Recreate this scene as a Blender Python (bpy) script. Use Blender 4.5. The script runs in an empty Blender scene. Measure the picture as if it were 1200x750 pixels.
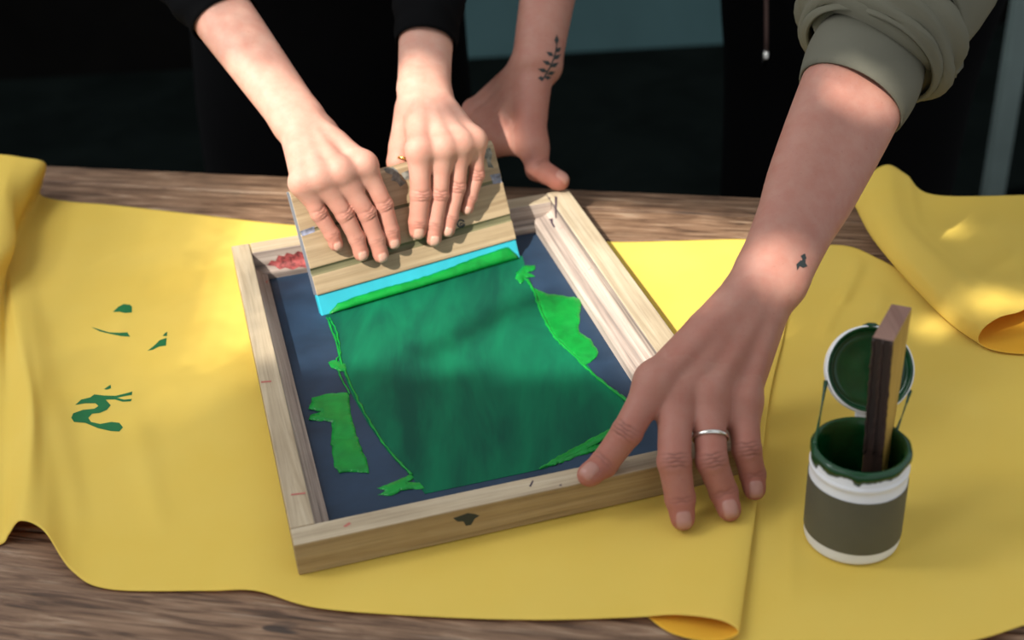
import bpy, bmesh, math, random
import numpy as np
from mathutils import Vector, Matrix
from mathutils.bvhtree import BVHTree
random.seed(7); np.random.seed(7)
scene = bpy.context.scene
COL = scene.collection

# ------------------------------------------------------------------ camera
F, TH, ROLL, H = 1550.0, 0.55483, -0.056112, 0.66366      # px focal, pitch, roll, height above table
c_, s_ = math.cos(TH), math.sin(TH)
FW = np.array([0, c_, -s_]); RT = np.array([1., 0, 0]); UP = np.array([0, s_, c_])
cr, sr = math.cos(ROLL), math.sin(ROLL)
R2 = RT * cr + UP * sr; U2 = -RT * sr + UP * cr
CAM = np.array([0, 0, H])
cam_d = bpy.data.cameras.new('camera'); cam = bpy.data.objects.new('camera', cam_d); COL.objects.link(cam)
cam_d.sensor_width = 36; cam_d.lens = F / 1200 * 36; cam_d.clip_start = 0.02
m = Matrix(((R2[0], U2[0], -FW[0], 0), (R2[1], U2[1], -FW[1], 0), (R2[2], U2[2], -FW[2], H), (0, 0, 0, 1)))
cam.matrix_world = m
cam_d.dof.use_dof = True; cam_d.dof.focus_distance = 1.13; cam_d.dof.aperture_fstop = 4.5
scene.camera = cam

# ------------------------------------------------------------------ light
world = bpy.data.worlds.new('world'); scene.world = world; world.use_nodes = True
bg = world.node_tree.nodes['Background']; bg.inputs[0].default_value = (0.92, 0.96, 1.0, 1); bg.inputs[1].default_value = 0.74
SUN = np.array([-0.59, -0.75, 1.0]); SUN /= np.linalg.norm(SUN)
sd = bpy.data.lights.new('sun', 'SUN'); sd.energy = 7.0; sd.angle = math.radians(0.7); sd.color = (1.0, 0.95, 0.87)
so = bpy.data.objects.new('sun', sd); COL.objects.link(so)
so.rotation_euler = Vector((-SUN)).to_track_quat('-Z', 'Y').to_euler(); so.location = (-2, -2, 4)
ad = bpy.data.lights.new('soft_fill', 'AREA'); ad.shape = 'RECTANGLE'; ad.size = 2.4; ad.size_y = 1.8; ad.energy = 122; ad.color = (0.97, 0.98, 1.0)  # added soft fill lamp from the upper left, no window stands there
ao = bpy.data.objects.new('soft_fill', ad); COL.objects.link(ao); ao.location = (-1.9, 0.2, 2.5)
ao.rotation_euler = (Vector((0.05, 1.0, 0)) - ao.location).to_track_quat('-Z', 'Y').to_euler()
vs = scene.view_settings; vs.view_transform = 'Standard'; vs.look = 'None'; vs.gamma = 1; vs.use_curve_mapping = False; vs.exposure = 0.0

# ------------------------------------------------------------------ pixel -> point helpers
def ray(u, v): return FW + R2 * ((u - 600) / F) + U2 * ((375 - v) / F)
def PZ(u, v, z=0.0): d = ray(u, v); return CAM + d * ((z - H) / d[2])       # point at height z
def PY(u, v, y): d = ray(u, v); return CAM + d * (y / d[1])                 # point at distance y
def PD(u, v, k): return CAM + ray(u, v) * k                                 # point at camera depth k
def depth(p): return float((np.asarray(p) - CAM) @ FW)
def nrm(v): v = np.asarray(v, float); return v / (np.linalg.norm(v) + 1e-12)

# ------------------------------------------------------------------ object helpers
def link(name, me, mat=None, parent=None, smooth=True):
    o = bpy.data.objects.new(name, me); COL.objects.link(o)
    if mat is not None and len(me.materials) == 0: me.materials.append(mat)
    if parent is not None: o.parent = parent
    if smooth: me.polygons.foreach_set('use_smooth', [True] * len(me.polygons))
    return o
def mesh(name, v, f, mat=None, parent=None, smooth=True):
    me = bpy.data.meshes.new(name)
    me.from_pydata([tuple(map(float, p)) for p in v], [], [tuple(int(i) for i in q) for q in f]); me.update()
    return link(name, me, mat, parent, smooth)
def empty(name, loc=(0, 0, 0)):
    o = bpy.data.objects.new(name, None); COL.objects.link(o); o.location = loc; o.empty_display_size = 0.05
    bpy.context.view_layer.update()
    return o
def tag(o, label=None, cat=None, group=None, kind=None):
    for k, v in (('label', label), ('category', cat), ('group', group), ('kind', kind)):
        if v: o[k] = v
    return o
def keep(o, parent):          # parent without moving (geometry in world space, parent at plain location)
    o.parent = parent; o.matrix_parent_inverse = parent.matrix_world.inverted()
    return o
def bevel(o, w, seg=2):
    b = o.modifiers.new('bevel', 'BEVEL'); b.width = w; b.segments = seg; b.limit_method = 'ANGLE'; b.angle_limit = math.radians(40)
    return o
def box_pts(o, ex, ey, ez):
    o, ex, ey, ez = map(np.asarray, (o, ex, ey, ez))
    v = [o, o + ex, o + ex + ey, o + ey, o + ez, o + ex + ez, o + ex + ey + ez, o + ey + ez]
    f = [(0, 3, 2, 1), (4, 5, 6, 7), (0, 1, 5, 4), (1, 2, 6, 5), (2, 3, 7, 6), (3, 0, 4, 7)]
    return v, f
def box(name, o, ex, ey, ez, mat, parent=None, bw=0):
    v, f = box_pts(o, ex, ey, ez)
    ob = mesh(name, v, f, mat, None, False)
    if parent is not None: keep(ob, parent)
    if bw: bevel(ob, bw)
    return ob
def extrude_profile(prof, org, du, dv, axis):
    """closed 2D profile (u,v) swept along axis"""
    n = len(prof); v = []
    for k in (0, 1):
        for a, b in prof: v.append(np.asarray(org) + du * a + dv * b + axis * k)
    f = [(i, (i + 1) % n, n + (i + 1) % n, n + i) for i in range(n)]
    f += [tuple(range(n - 1, -1, -1)), tuple(range(n, 2 * n))]
    return v, f
def lathe(prof, cx, cy, cz, n=64):
    v = []; f = []
    for i in range(n):
        a = 2 * math.pi * i / n
        for r, z in prof: v.append((cx + r * math.cos(a), cy + r * math.sin(a), cz + z))
    k = len(prof)
    for i in range(n):
        j = (i + 1) % n
        for q in range(k - 1): f.append((i * k + q, j * k + q, j * k + q + 1, i * k + q + 1))
    return v, f
def catmull(P, n):
    P = np.asarray(P, float); m = len(P)
    E = np.concatenate([[2 * P[0] - P[1]], P, [2 * P[-1] - P[-2]]])
    out = []
    for i in range(m - 1):
        p0, p1, p2, p3 = E[i], E[i + 1], E[i + 2], E[i + 3]
        t = np.linspace(0, 1, n, endpoint=False).reshape((-1,) + (1,) * (P.ndim - 1))
        out.append(0.5 * ((2 * p1) + (-p0 + p2) * t + (2 * p0 - 5 * p1 + 4 * p2 - p3) * t ** 2 + (-p0 + 3 * p1 - 3 * p2 + p3) * t ** 3))
    out.append(P[-1:])
    return np.concatenate(out)
def loft(rings, closed=True, cap=True):
    v = [p for r in rings for p in r]; n = len(rings[0]); f = []
    for k in range(len(rings) - 1):
        for i in range(n if closed else n - 1):
            j = (i + 1) % n
            f.append((k * n + i, k * n + j, (k + 1) * n + j, (k + 1) * n + i))
    if cap:
        f.append(tuple(range(n - 1, -1, -1))); f.append(tuple(range((len(rings) - 1) * n, len(rings) * n)))
    return v, f
def tube(path, rad, n=10):
    path = [np.asarray(p, float) for p in path]; rings = []
    up = np.array([0.13, 0.21, 0.97])
    for i, p in enumerate(path):
        t = nrm(path[min(i + 1, len(path) - 1)] - path[max(i - 1, 0)])
        a = nrm(np.cross(t, up)); b = np.cross(t, a)
        r = rad[i] if hasattr(rad, '__len__') else rad
        rings.append([p + r * (a * math.cos(q) + b * math.sin(q)) for q in np.linspace(0, 2 * math.pi, n, endpoint=False)])
    return loft(rings)

# ------------------------------------------------------------------ materials
def material(name, col=(0.5, 0.5, 0.5), rough=0.6, **kw):
    mt = bpy.data.materials.new(name); mt.use_nodes = True
    p = mt.node_tree.nodes['Principled BSDF']
    p.inputs['Base Color'].default_value = (*col, 1); p.inputs['Roughness'].default_value = rough
    for k, v in kw.items(): p.inputs[k].default_value = v
    return mt
def nodes(mt): return mt.node_tree.nodes, mt.node_tree.links, mt.node_tree.nodes['Principled BSDF']
def coord(mt, scale=(1, 1, 1), rot=(0, 0, 0), perobj=True):
    N, L, P = nodes(mt)
    tc = N.new('ShaderNodeTexCoord'); mp = N.new('ShaderNodeMapping'); mp.inputs['Scale'].default_value = scale; mp.inputs['Rotation'].default_value = rot
    L.new(tc.outputs['Object'], mp.inputs['Vector'])
    if perobj:
        oi = N.new('ShaderNodeObjectInfo'); ml = N.new('ShaderNodeMath'); ml.operation = 'MULTIPLY'; ml.inputs[1].default_value = 37
        L.new(oi.outputs['Random'], ml.inputs[0]); L.new(ml.outputs[0], mp.inputs['Location'])
    return mp.outputs[0]
def noise(mt, vec, scale, detail=4, rough=0.6, dist=0.0):
    N, L, P = nodes(mt)
    n = N.new('ShaderNodeTexNoise'); n.inputs['Scale'].default_value = scale; n.inputs['Detail'].default_value = detail
    n.inputs['Roughness'].default_value = rough; n.inputs['Distortion'].default_value = dist
    L.new(vec, n.inputs['Vector']); return n.outputs['Fac']
def ramp(mt, fac, stops):
    N, L, P = nodes(mt)
    r = N.new('ShaderNodeValToRGB'); e = r.color_ramp.elements
    while len(e) < len(stops): e.new(0.5)
    for k, (pos, c) in enumerate(stops):
        e[k].position = pos; e[k].color = (*c, 1) if len(c) == 3 else c
    L.new(fac, r.inputs[0]); return r.outputs[0]
def mix(mt, fac, a, b, mode='MIX'):
    N, L, P = nodes(mt)
    x = N.new('ShaderNodeMix'); x.data_type = 'RGBA'; x.blend_type = mode
    if isinstance(fac, float): x.inputs['Factor'].default_value = fac
    else: L.new(fac, x.inputs['Factor'])
    for i, s in ((6, a), (7, b)):
        if isinstance(s, tuple): x.inputs[i].default_value = (*s, 1)
        else: L.new(s, x.inputs[i])
    return x.outputs[2]
def bump(mt, h, strength=0.3, dist=0.001):
    N, L, P = nodes(mt)
    b = N.new('ShaderNodeBump'); b.inputs['Strength'].default_value = strength; b.inputs['Distance'].default_value = dist
    L.new(h, b.inputs['Height']); L.new(b.outputs[0], P.inputs['Normal'])
def setcol(mt, out): N, L, P = nodes(mt); L.new(out, P.inputs['Base Color'])

def wood(name, stops, rough=0.65, along=0, yaw=0.0, grain=60, scr=None, stain=None, bstr=0.35, stretch=0.06, dist=1.2):
    mt = material(name, rough=rough)
    sc = [1, 1, 1]; sc[along] = stretch
    v = coord(mt, tuple(sc), (0, 0, yaw))
    g = noise(mt, v, grain, 8, 0.62, dist)
    col = ramp(mt, g, stops)
    v2 = coord(mt, (1, 1, 1))
    big = noise(mt, v2, 9, 5, 0.6)
    col = mix(mt, 0.35, col, ramp(mt, big, [(0.3, (0.35, 0.3, 0.27)), (0.7, (1, 1, 1))]), 'MULTIPLY')
    fi = noise(mt, coord(mt, tuple(0.025 if i == along else 1 for i in range(3)), (0, 0, yaw)), 420, 3, 0.6, 0.2)
    col = mix(mt, 0.55 if scr else 0.25, col, ramp(mt, fi, [(0.33, (0.30, 0.27, 0.25)), (0.52, (0.95, 0.95, 0.95)), (0.75, (1, 1, 1))]), 'MULTIPLY')
    if scr:
        sv = coord(mt, (1, 0.05, 1) if along == 1 else (0.05, 1, 1), (0, 0, yaw + 0.06))
        sn = noise(mt, sv, 150, 2, 0.5, 0.3)
        col = mix(mt, ramp(mt, sn, [(0.68, (0, 0, 0)), (0.78, (0.45, 0.45, 0.45))]), col, scr)
        kn = noise(mt, coord(mt, (0.45, 1, 1), (0, 0, yaw)), 42, 2, 0.5, 0.4)
        col = mix(mt, ramp(mt, kn, [(0.70, (0, 0, 0)), (0.76, (0.85, 0.85, 0.85))]), col, (0.018, 0.012, 0.01))
    if stain:
        for sc_, th_, cc in stain:
            sn = noise(mt, coord(mt, (1, 1, 1)), sc_, 4, 0.65, 0.8)
            col = mix(mt, ramp(mt, sn, [(th_, (0, 0, 0)), (th_ + 0.07, (0.8, 0.8, 0.8))]), col, cc)
    setcol(mt, col); bump(mt, g, bstr, 0.0012)
    return mt

TYAW = -0.226
M = {}
M['table'] = wood('table_wood', [(0.30, (0.04, 0.020, 0.010)), (0.42, (0.155, 0.083, 0.044)), (0.56, (0.29, 0.172, 0.10)), (0.72, (0.46, 0.335, 0.225))], 0.6, 0, 0.0, 150, dist=0.9, bstr=0.7, stretch=0.09, scr=(0.5, 0.4, 0.3))
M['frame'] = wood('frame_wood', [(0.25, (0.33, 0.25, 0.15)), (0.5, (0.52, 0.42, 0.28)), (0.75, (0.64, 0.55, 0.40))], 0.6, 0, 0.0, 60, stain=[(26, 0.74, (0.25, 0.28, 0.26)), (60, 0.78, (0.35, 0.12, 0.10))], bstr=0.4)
M['frame_side'] = wood('frame_side_varnish_bounce', [(0.25, (0.22, 0.14, 0.055)), (0.5, (0.38, 0.26, 0.12)), (0.75, (0.50, 0.37, 0.19))], 0.55, 0, 0.0, 60, stain=[(30, 0.72, (0.16, 0.11, 0.05))], bstr=0.4)  # ochre for varnish plus yellow bounce off the cloth, put into the colour
M['frame_inner'] = wood('frame_inner_wood', [(0.3, (0.10, 0.085, 0.075)), (0.45, (0.38, 0.30, 0.25)), (0.6, (0.58, 0.48, 0.40)), (0.75, (0.66, 0.60, 0.54))], 0.7, 0, 0.0, 130, stain=[(40, 0.66, (0.42, 0.18, 0.15)), (55, 0.7, (0.15, 0.18, 0.22))], bstr=0.6, stretch=0.018, dist=0.25)
M['squeegee'] = wood('squeegee_wood', [(0.25, (0.28, 0.19, 0.10)), (0.5, (0.45, 0.33, 0.19)), (0.75, (0.60, 0.46, 0.29))], 0.5, 0, 0.0, 45, stain=[(34, 0.70, (0.16, 0.15, 0.12)), (22, 0.74, (0.10, 0.26, 0.10)), (30, 0.76, (0.20, 0.17, 0.30))], bstr=0.3)
M['groove'] = wood('groove_stained_wood', [(0.3, (0.09, 0.09, 0.04)), (0.55, (0.22, 0.20, 0.10)), (0.75, (0.34, 0.27, 0.16))], 0.6, 0, 0, 50, stain=[(30, .62, (.08, .07, .13))])
M['end'] = wood('handle_end', [(0.3, (0.10, 0.11, 0.13)), (0.6, (0.24, 0.26, 0.30)), (0.8, (0.36, 0.38, 0.42))], 0.6, 1, 0, 120)
M['stick'] = wood('stirrer_wood', [(0.3, (0.32, 0.17, 0.03)), (0.6, (0.55, 0.35, 0.08)), (0.8, (0.70, 0.48, 0.15))], 0.4, 2, 0, 60)
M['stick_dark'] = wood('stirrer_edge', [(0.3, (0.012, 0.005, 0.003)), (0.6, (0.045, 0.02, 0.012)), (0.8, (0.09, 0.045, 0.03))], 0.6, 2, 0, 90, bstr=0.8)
M['stick_top'] = wood('stirrer_top', [(0.3, (0.22, 0.11, 0.08)), (0.7, (0.36, 0.21, 0.16))], 0.6, 1, 0, 60)

def fabric(name, col, col2, transl=0.28, weave=1500, rough=0.85, tcol=None):
    mt = material(name, col, rough)
    N, L, P = nodes(mt)
    v = coord(mt, (1, 1, 1), perobj=False)
    setcol(mt, mix(mt, ramp(mt, noise(mt, v, 7, 3, 0.6), [(0.35, (0, 0, 0)), (0.7, (1, 1, 1))]), col, col2))
    bump(mt, noise(mt, v, weave, 2, 0.5), 0.25, 0.0004)
    P.inputs['Specular IOR Level'].default_value = 0.2 if transl else 0.06
    if transl:
        tr = N.new('ShaderNodeBsdfTranslucent'); tr.inputs[0].default_value = (*(tcol or col), 1)
        mx = N.new('ShaderNodeMixShader'); mx.inputs[0].default_value = transl
        L.new(P.outputs[0], mx.inputs[1]); L.new(tr.outputs[0], mx.inputs[2])
        L.new(mx.outputs[0], N['Material Output'].inputs[0])
    return mt
M['yellow'] = fabric('yellow_cloth', (0.84, 0.625, 0.115), (0.87, 0.665, 0.14), 0.24, tcol=(0.92, 0.50, 0.03))
M['yellow_back_bounce'] = fabric('yellow_cloth_reverse_bounce', (0.86, 0.46, 0.035), (0.88, 0.50, 0.05), 0.24, tcol=(0.95, 0.48, 0.02))  # underside more orange: light bounced inside the folds, put into the colour
M['black'] = fabric('black_cloth', (0.0018, 0.0018, 0.002), (0.0026, 0.0026, 0.003), 0, 900)
M['olive'] = fabric('olive_jersey', (0.125, 0.12, 0.088), (0.15, 0.145, 0.108), 0, 1100)
M['rib'] = fabric('olive_rib', (0.12, 0.115, 0.087), (0.135, 0.13, 0.1), 0, 1400)

def paint(name, col, rough=0.35, vary=0.25, sc=60, bs=0.3, **kw):
    mt = material(name, col, rough, **kw)
    v = coord(mt, perobj=False)
    n = noise(mt, v, sc, 4, 0.6, 0.6)
    d = tuple(c * (1 - vary) for c in col); l = tuple(min(1, c * (1 + vary)) for c in col)
    setcol(mt, ramp(mt, n, [(0.3, d), (0.7, l)])); bump(mt, n, bs, 0.0006)
    return mt
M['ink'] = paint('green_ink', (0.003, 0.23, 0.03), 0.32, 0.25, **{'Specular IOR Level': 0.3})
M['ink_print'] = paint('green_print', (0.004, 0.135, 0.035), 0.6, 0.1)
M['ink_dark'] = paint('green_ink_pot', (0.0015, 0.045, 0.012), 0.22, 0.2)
M['blade'] = paint('blade_urethane', (0.03, 0.42, 0.52), 0.3, 0.12, 18)
M['mesh'] = paint('screen_emulsion', (0.016, 0.036, 0.068), 0.5, 0.3, 14, 0.05, **{'Specular IOR Level': 0.3})
M['white'] = paint('white_plastic', (0.72, 0.73, 0.74), 0.38, 0.03, 30, 0.05)
M['label'] = paint('grey_label', (0.085, 0.082, 0.058), 0.55, 0.08, 20, 0.05)
M['steel'] = material('ring_metal', (0.75, 0.73, 0.68), 0.22, Metallic=1.0)
M['gold'] = material('gold_metal', (0.80, 0.50, 0.13), 0.28, Metallic=1.0)
M['tattoo'] = material('tattoo_ink', (0.012, 0.020, 0.020), 0.55)
M['pen'] = material('pen_marks', (0.05, 0.03, 0.045), 0.6)
M['red'] = paint('red_paint_stain', (0.30, 0.06, 0.055), 0.6, 0.75, 220, 0.4)
M['redpen'] = material('red_marks', (0.42, 0.13, 0.10), 0.6)
M['blot'] = material('black_blot', (0.012, 0.022, 0.028), 0.4)
M['cord'] = material('cord', (0.10, 0.055, 0.045), 0.8)
M['teal'] = paint('teal_paint', (0.014, 0.029, 0.033), 0.6, 0.1, 3, 0.05, **{'Specular IOR Level': 0.03})
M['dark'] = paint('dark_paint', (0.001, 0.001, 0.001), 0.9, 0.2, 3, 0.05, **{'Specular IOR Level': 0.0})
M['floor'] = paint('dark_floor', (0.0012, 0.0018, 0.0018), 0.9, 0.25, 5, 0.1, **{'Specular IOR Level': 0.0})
M['post'] = paint('grey_green_paint', (0.12, 0.16, 0.15), 0.6, 0.15, 8, 0.1)
# ink film: green, streaky along the pull
mt = M['film'] = material('ink_film', (0.01, 0.12, 0.07), 0.6, **{'Specular IOR Level': 0.12})
v = coord(mt, (1, 0.25, 1), (0, 0, -0.35), perobj=False)
setcol(mt, mix(mt, ramp(mt, noise(mt, v, 22, 4, 0.6, 0.5), [(0.35, (0, 0, 0)), (0.7, (1, 1, 1))]), (0.003, 0.060, 0.036), (0.004, 0.150, 0.066)))
# skin
def skin(name, base, red, nail):
    mt = material(name, base, 0.55)
    N, L, P = nodes(mt)
    at = N.new('ShaderNodeAttribute'); at.attribute_name = 'skin'
    sp = N.new('ShaderNodeSeparateColor'); L.new(at.outputs['Color'], sp.inputs[0])
    v = coord(mt, perobj=False)
    n = noise(mt, v, 70, 4, 0.6)
    col = mix(mt, ramp(mt, n, [(0.35, (0, 0, 0)), (0.7, (0.5, 0.5, 0.5))]), base, red)
    col = mix(mt, sp.outputs[1], col, red)
    sk = noise(mt, v, 420, 2, 0.5)
    col = mix(mt, ramp(mt, sk, [(0.66, (0, 0, 0)), (0.75, (0.22, 0.22, 0.22))]), col, tuple(c * 0.55 for c in red))
    col = mix(mt, sp.outputs[2], col, tuple(c * 0.45 for c in red))
    col = mix(mt, sp.outputs[0], col, nail)
    setcol(mt, col)
    rr = N.new('ShaderNodeMapRange'); L.new(sp.outputs[0], rr.inputs[0]); rr.inputs[3].default_value = 0.58; rr.inputs[4].default_value = 0.34
    L.new(rr.outputs[0], P.inputs['Roughness'])
    P.inputs['Specular IOR Level'].default_value = 0.35
    P.inputs['Subsurface Weight'].default_value = 0.18; P.inputs['Subsurface Radius'].default_value = (0.9, 0.35, 0.2); P.inputs['Subsurface Scale'].default_value = 0.006
    bump(mt, noise(mt, v, 900, 3, 0.6), 0.22, 0.0005)
    return mt
M['skin_w'] = skin('skin_light', (0.56, 0.315, 0.235), (0.52, 0.20, 0.14), (0.60, 0.335, 0.25))
M['skin_m'] = skin('skin_ruddy', (0.40, 0.20, 0.15), (0.34, 0.115, 0.08), (0.41, 0.205, 0.16))

# ------------------------------------------------------------------ setting
FLOOR = -0.80
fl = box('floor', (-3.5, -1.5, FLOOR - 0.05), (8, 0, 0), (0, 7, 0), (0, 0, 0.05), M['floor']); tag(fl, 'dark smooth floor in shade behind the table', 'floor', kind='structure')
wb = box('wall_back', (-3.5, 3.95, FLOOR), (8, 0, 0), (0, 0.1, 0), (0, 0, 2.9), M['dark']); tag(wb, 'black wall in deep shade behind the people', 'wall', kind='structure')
dr = box('door_1', (-0.1, 3.905, FLOOR), (1.15, 0, 0), (0, 0.045, 0), (0, 0, 2.05), M['teal'], bw=0.004); tag(dr, 'dull teal painted door panel behind the people', 'door', kind='structure')
pp = PY(1165, 225, 2.35)
po = box('trim_1', (pp[0] - 0.022, 2.33, FLOOR), (0.038, 0, 0), (0, 0.038, 0), (0, 0, 2.9), M['post'], bw=0.006); tag(po, 'grey green painted post standing behind the people', 'post', kind='structure')

# ------------------------------------------------------------------ table
tx = np.array([math.cos(TYAW), math.sin(TYAW), 0]); ty = np.array([-tx[1], tx[0], 0]); tz = np.array([0, 0, 1.])
TB = np.array([0.095, 1.34, 0])           # a point of the table's rear edge
table = empty('work_table', (0.05, 0.95, FLOOR))
tag(table, 'worn brown plank work table under the yellow fabric', 'table')
def tlocal(name, x, d, w, l, z0, z1, mat, parent, bw=0.002):
    v, f = box_pts((0, 0, 0), (l, 0, 0), (0, w, 0), (0, 0, z1 - z0))
    o = mesh(name, v, f, mat, None, False)
    p = TB + tx * x - ty * (d + w) + tz * z0
    o.parent = parent; o.location = Vector(p) - parent.location; o.rotation_euler = (0, 0, TYAW)
    if bw: bevel(o, bw)
    return o
d = 0
for w in (0.046, 0.072, 0.128, 0.13, 0.13, 0.128, 0.20, 0.15):
    tlocal('plank', -1.0, d, w - 0.0026, 1.9, -0.035, -0.0002 - random.random() * 0.0007, M['table'], table, 0.0022); d += w
for x in (-0.9, 0.78):
    for dd in (0.05, 0.86): tlocal('leg', x, dd, 0.07, 0.07, FLOOR, -0.035, M['table'], table, 0.004)
for dd in (0.06, 0.88): tlocal('apron_rail', -0.83, dd, 0.03, 1.61, -0.13, -0.035, M['table'], table, 0.002)

# ------------------------------------------------------------------ yellow fabric
def sheet(name, net, ncol, nrow, label, group=None, extra=None, flip=False):
    """net: columns of (u, v, z mm) control points, back to front"""
    A = np.array(net, float)                       # cols x rows x 3
    A = catmull(A, ncol)
    A = np.swapaxes(catmull(np.swapaxes(A, 0, 1), nrow), 0, 1)
    U, V, Zm = A[..., 0], A[..., 1], A[..., 2]
    Zm = np.maximum(Zm, 0.9) / 1000
    if extra is not None: Zm = Zm + extra(U, V)
    D = FW + R2 * ((U[..., None] - 600) / F) + U2 * ((375 - V[..., None]) / F)
    P = CAM + D * ((Zm - H) / D[..., 2])[..., None]
    nc, nr = P.shape[:2]
    idx = np.arange(nc * nr).reshape(nc, nr)
    q = np.stack([idx[:-1, :-1], idx[:-1, 1:], idx[1:, 1:], idx[1:, :-1]], -1).reshape(-1, 4)
    o = mesh(name, P.reshape(-1, 3), q, M['yellow'])
    me = o.data; nz = np.zeros(len(me.polygons) * 3); me.polygons.foreach_get('normal', nz)
    if flip: me.flip_normals()
    me.materials.append(M['yellow_back_bounce'])
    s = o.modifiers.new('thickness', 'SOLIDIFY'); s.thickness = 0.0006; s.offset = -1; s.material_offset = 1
    tag(o, label, 'fabric', group)
    return o
def seg_d(U, V, a, b):
    a = np.array(a, float); b = np.array(b, float); ab = b - a
    t = np.clip(((U - a[0]) * ab[0] + (V - a[1]) * ab[1]) / (ab @ ab), 0, 1)
    return np.hypot(U - a[0] - t * ab[0], V - a[1] - t * ab[1]), t
def creases(lines):
    def fn(U, V):
        z = np.zeros_like(U)
        for a, b, w, h in lines:
            d, t = seg_d(U, V, a, b); z += h * np.exp(-(d / w) ** 2) * np.clip(np.minimum(t, 1 - t) * 4, 0, 1)
        z += 0.0004 * np.sin(U / 37 + V / 61) * np.sin(V / 43 - U / 90)
        return z
    return fn
def col6(b, f, z=(1.5,) * 6):
    return [(b[0] + (f[0] - b[0]) * t, b[1] + (f[1] - b[1]) * t, zz) for t, zz in zip((0, .12, .3, .5, .75, 1), z)]
L = [
 [(-90, 176, 50), (-85, 230, 52), (-80, 300, 45), (-75, 380, 25), (-65, 500, 12), (-60, 655, 3)],
 [(-10, 180, 52), (-10, 222, 54), (-20, 300, 44), (-30, 380, 22), (-30, 500, 8), (-28, 645, 3)],
 [(25, 184, 53), (13, 222, 50), (17, 285, 34), (-2, 345, 16), (-2, 480, 4), (2, 637, 2)],
 [(53, 191, 44), (28, 238, 32), (10, 300, 12), (6, 362, 4), (13, 490, 6), (10, 626, 9)],
 [(50, 214, 14), (24, 262, 9), (14, 308, 5), (18, 370, 12), (36, 492, 19), (24, 610, 22)],
 [(49, 229, 3), (36, 272, 2.5), (34, 322, 3), (38, 388, 11), (52, 500, 12), (52, 622, 18)],
 [(80, 236, 3.5), (70, 290, 1.8), (66, 350, 2), (72, 420, 3), (86, 530, 4), (84, 668, 6)],
 col6((130, 240), (128, 690), (4, 2, 1.5, 1.5, 2.2, 2)),
 col6((230, 251), (240, 692), (5, 2, 1.5, 1.5, 1.5, 3)),
 col6((340, 263), (300, 692), (3, 1.5, 1.5, 1.5, 1.5, 6)),
 col6((460, 270), (372, 712), (1.5, 1.5, 1.5, 1.5, 1.5, 3)),
 col6((600, 277), (500, 722), (1.5, 1.5, 1.5, 1.5, 1.5, 2.5)),
 col6((715, 283), (630, 726), (3, 1.5, 1.5, 1.5, 1.5, 2.5)),
 col6((790, 282), (740, 723), (7, 2, 1.5, 1.5, 2, 4)),
 col6((868, 280), (795, 720), (6, 3, 3, 3, 5, 9)),
 col6((916, 284), (846, 727), (5, 4.5, 5, 6, 9, 13)),
 [(938, 292, 3), (932, 322, 3), (918, 395, 3.5), (901, 470, 4), (884, 612, 6), (866, 742, 8)],
 [(925, 296, 1.6), (918, 326, 1.6), (900, 400, 1.6), (883, 475, 1.6), (860, 618, 1.8), (836, 752, 2)],
 [(880, 294, 1.2), (870, 326, 1.2), (850, 400, 1.2), (836, 475, 1.2), (812, 618, 1.2), (786, 742, 1.3)],
 [(830, 294, 1.0), (825, 326, 1.0), (800, 400, 1.0), (790, 475, 1.0), (770, 618, 1.0), (745, 712, 1.0)],
]
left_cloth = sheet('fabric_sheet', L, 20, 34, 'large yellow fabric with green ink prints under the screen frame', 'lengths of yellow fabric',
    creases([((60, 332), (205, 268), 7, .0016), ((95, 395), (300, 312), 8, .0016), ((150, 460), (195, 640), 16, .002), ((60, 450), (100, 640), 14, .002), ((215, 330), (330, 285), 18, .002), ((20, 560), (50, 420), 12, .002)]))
Rn = [
 col6((905, 293), (830, 765), (.9,) * 6),
 col6((985, 287), (905, 775), (4, 2, 1.2, 1.2, 1.2, 1.5)),
 col6((1030, 303), (990, 772), (4, 3, 2, 1.2, 1.2, 1.5)),
 col6((1070, 324), (1080, 760), (2, 1.5, 1.5, 1.5, 1.5, 4)),
 col6((1125, 345), (1150, 748), (1, 1, 1.5, 1.5, 1.5, 5)),
 col6((1200, 350), (1215, 728), (1, 1, 1.2, 2, 3, 6)),
 col6((1310, 360), (1330, 700), (1, 1, 1.2, 2, 3, 4)),
]
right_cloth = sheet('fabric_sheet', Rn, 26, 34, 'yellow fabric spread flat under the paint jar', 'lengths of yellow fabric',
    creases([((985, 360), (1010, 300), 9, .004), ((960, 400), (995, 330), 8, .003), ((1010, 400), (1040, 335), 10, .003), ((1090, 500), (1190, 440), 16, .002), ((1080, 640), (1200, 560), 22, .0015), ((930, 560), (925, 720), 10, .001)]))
Bn = [
 [(1330, 226, 10), (1330, 268, 10), (1330, 308, 10), (1330, 345, 10), (1330, 362, 10)],
 [(1215, 228, 12), (1225, 266, 10), (1235, 306, 10), (1250, 342, 11), (1262, 360, 13)],
 [(1095, 228, 12), (1112, 262, 11), (1148, 300, 11), (1190, 334, 14), (1212, 360, 17)],
 [(1062, 204, 24), (1074, 260, 20), (1114, 302, 20), (1160, 340, 24), (1192, 366, 26)],
 [(1038, 193, 33), (1050, 254, 27), (1092, 302, 26), (1136, 344, 28), (1170, 372, 28)],
 [(1010, 212, 24), (1032, 264, 22), (1074, 318, 20), (1118, 360, 21), (1151, 386, 19)],
 [(1000, 238, 8), (1024, 282, 7), (1068, 334, 6), (1112, 378, 6), (1147, 402, 5)],
 [(1030, 246, 4), (1055, 288, 4), (1095, 340, 4), (1140, 386, 4), (1170, 412, 3.5)],
 [(1110, 256, 3), (1130, 296, 3), (1160, 346, 3), (1190, 390, 3), (1212, 416, 3)],
 [(1240, 260, 3), (1250, 300, 3), (1260, 350, 3), (1265, 392, 3), (1275, 418, 3)],
]
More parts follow.
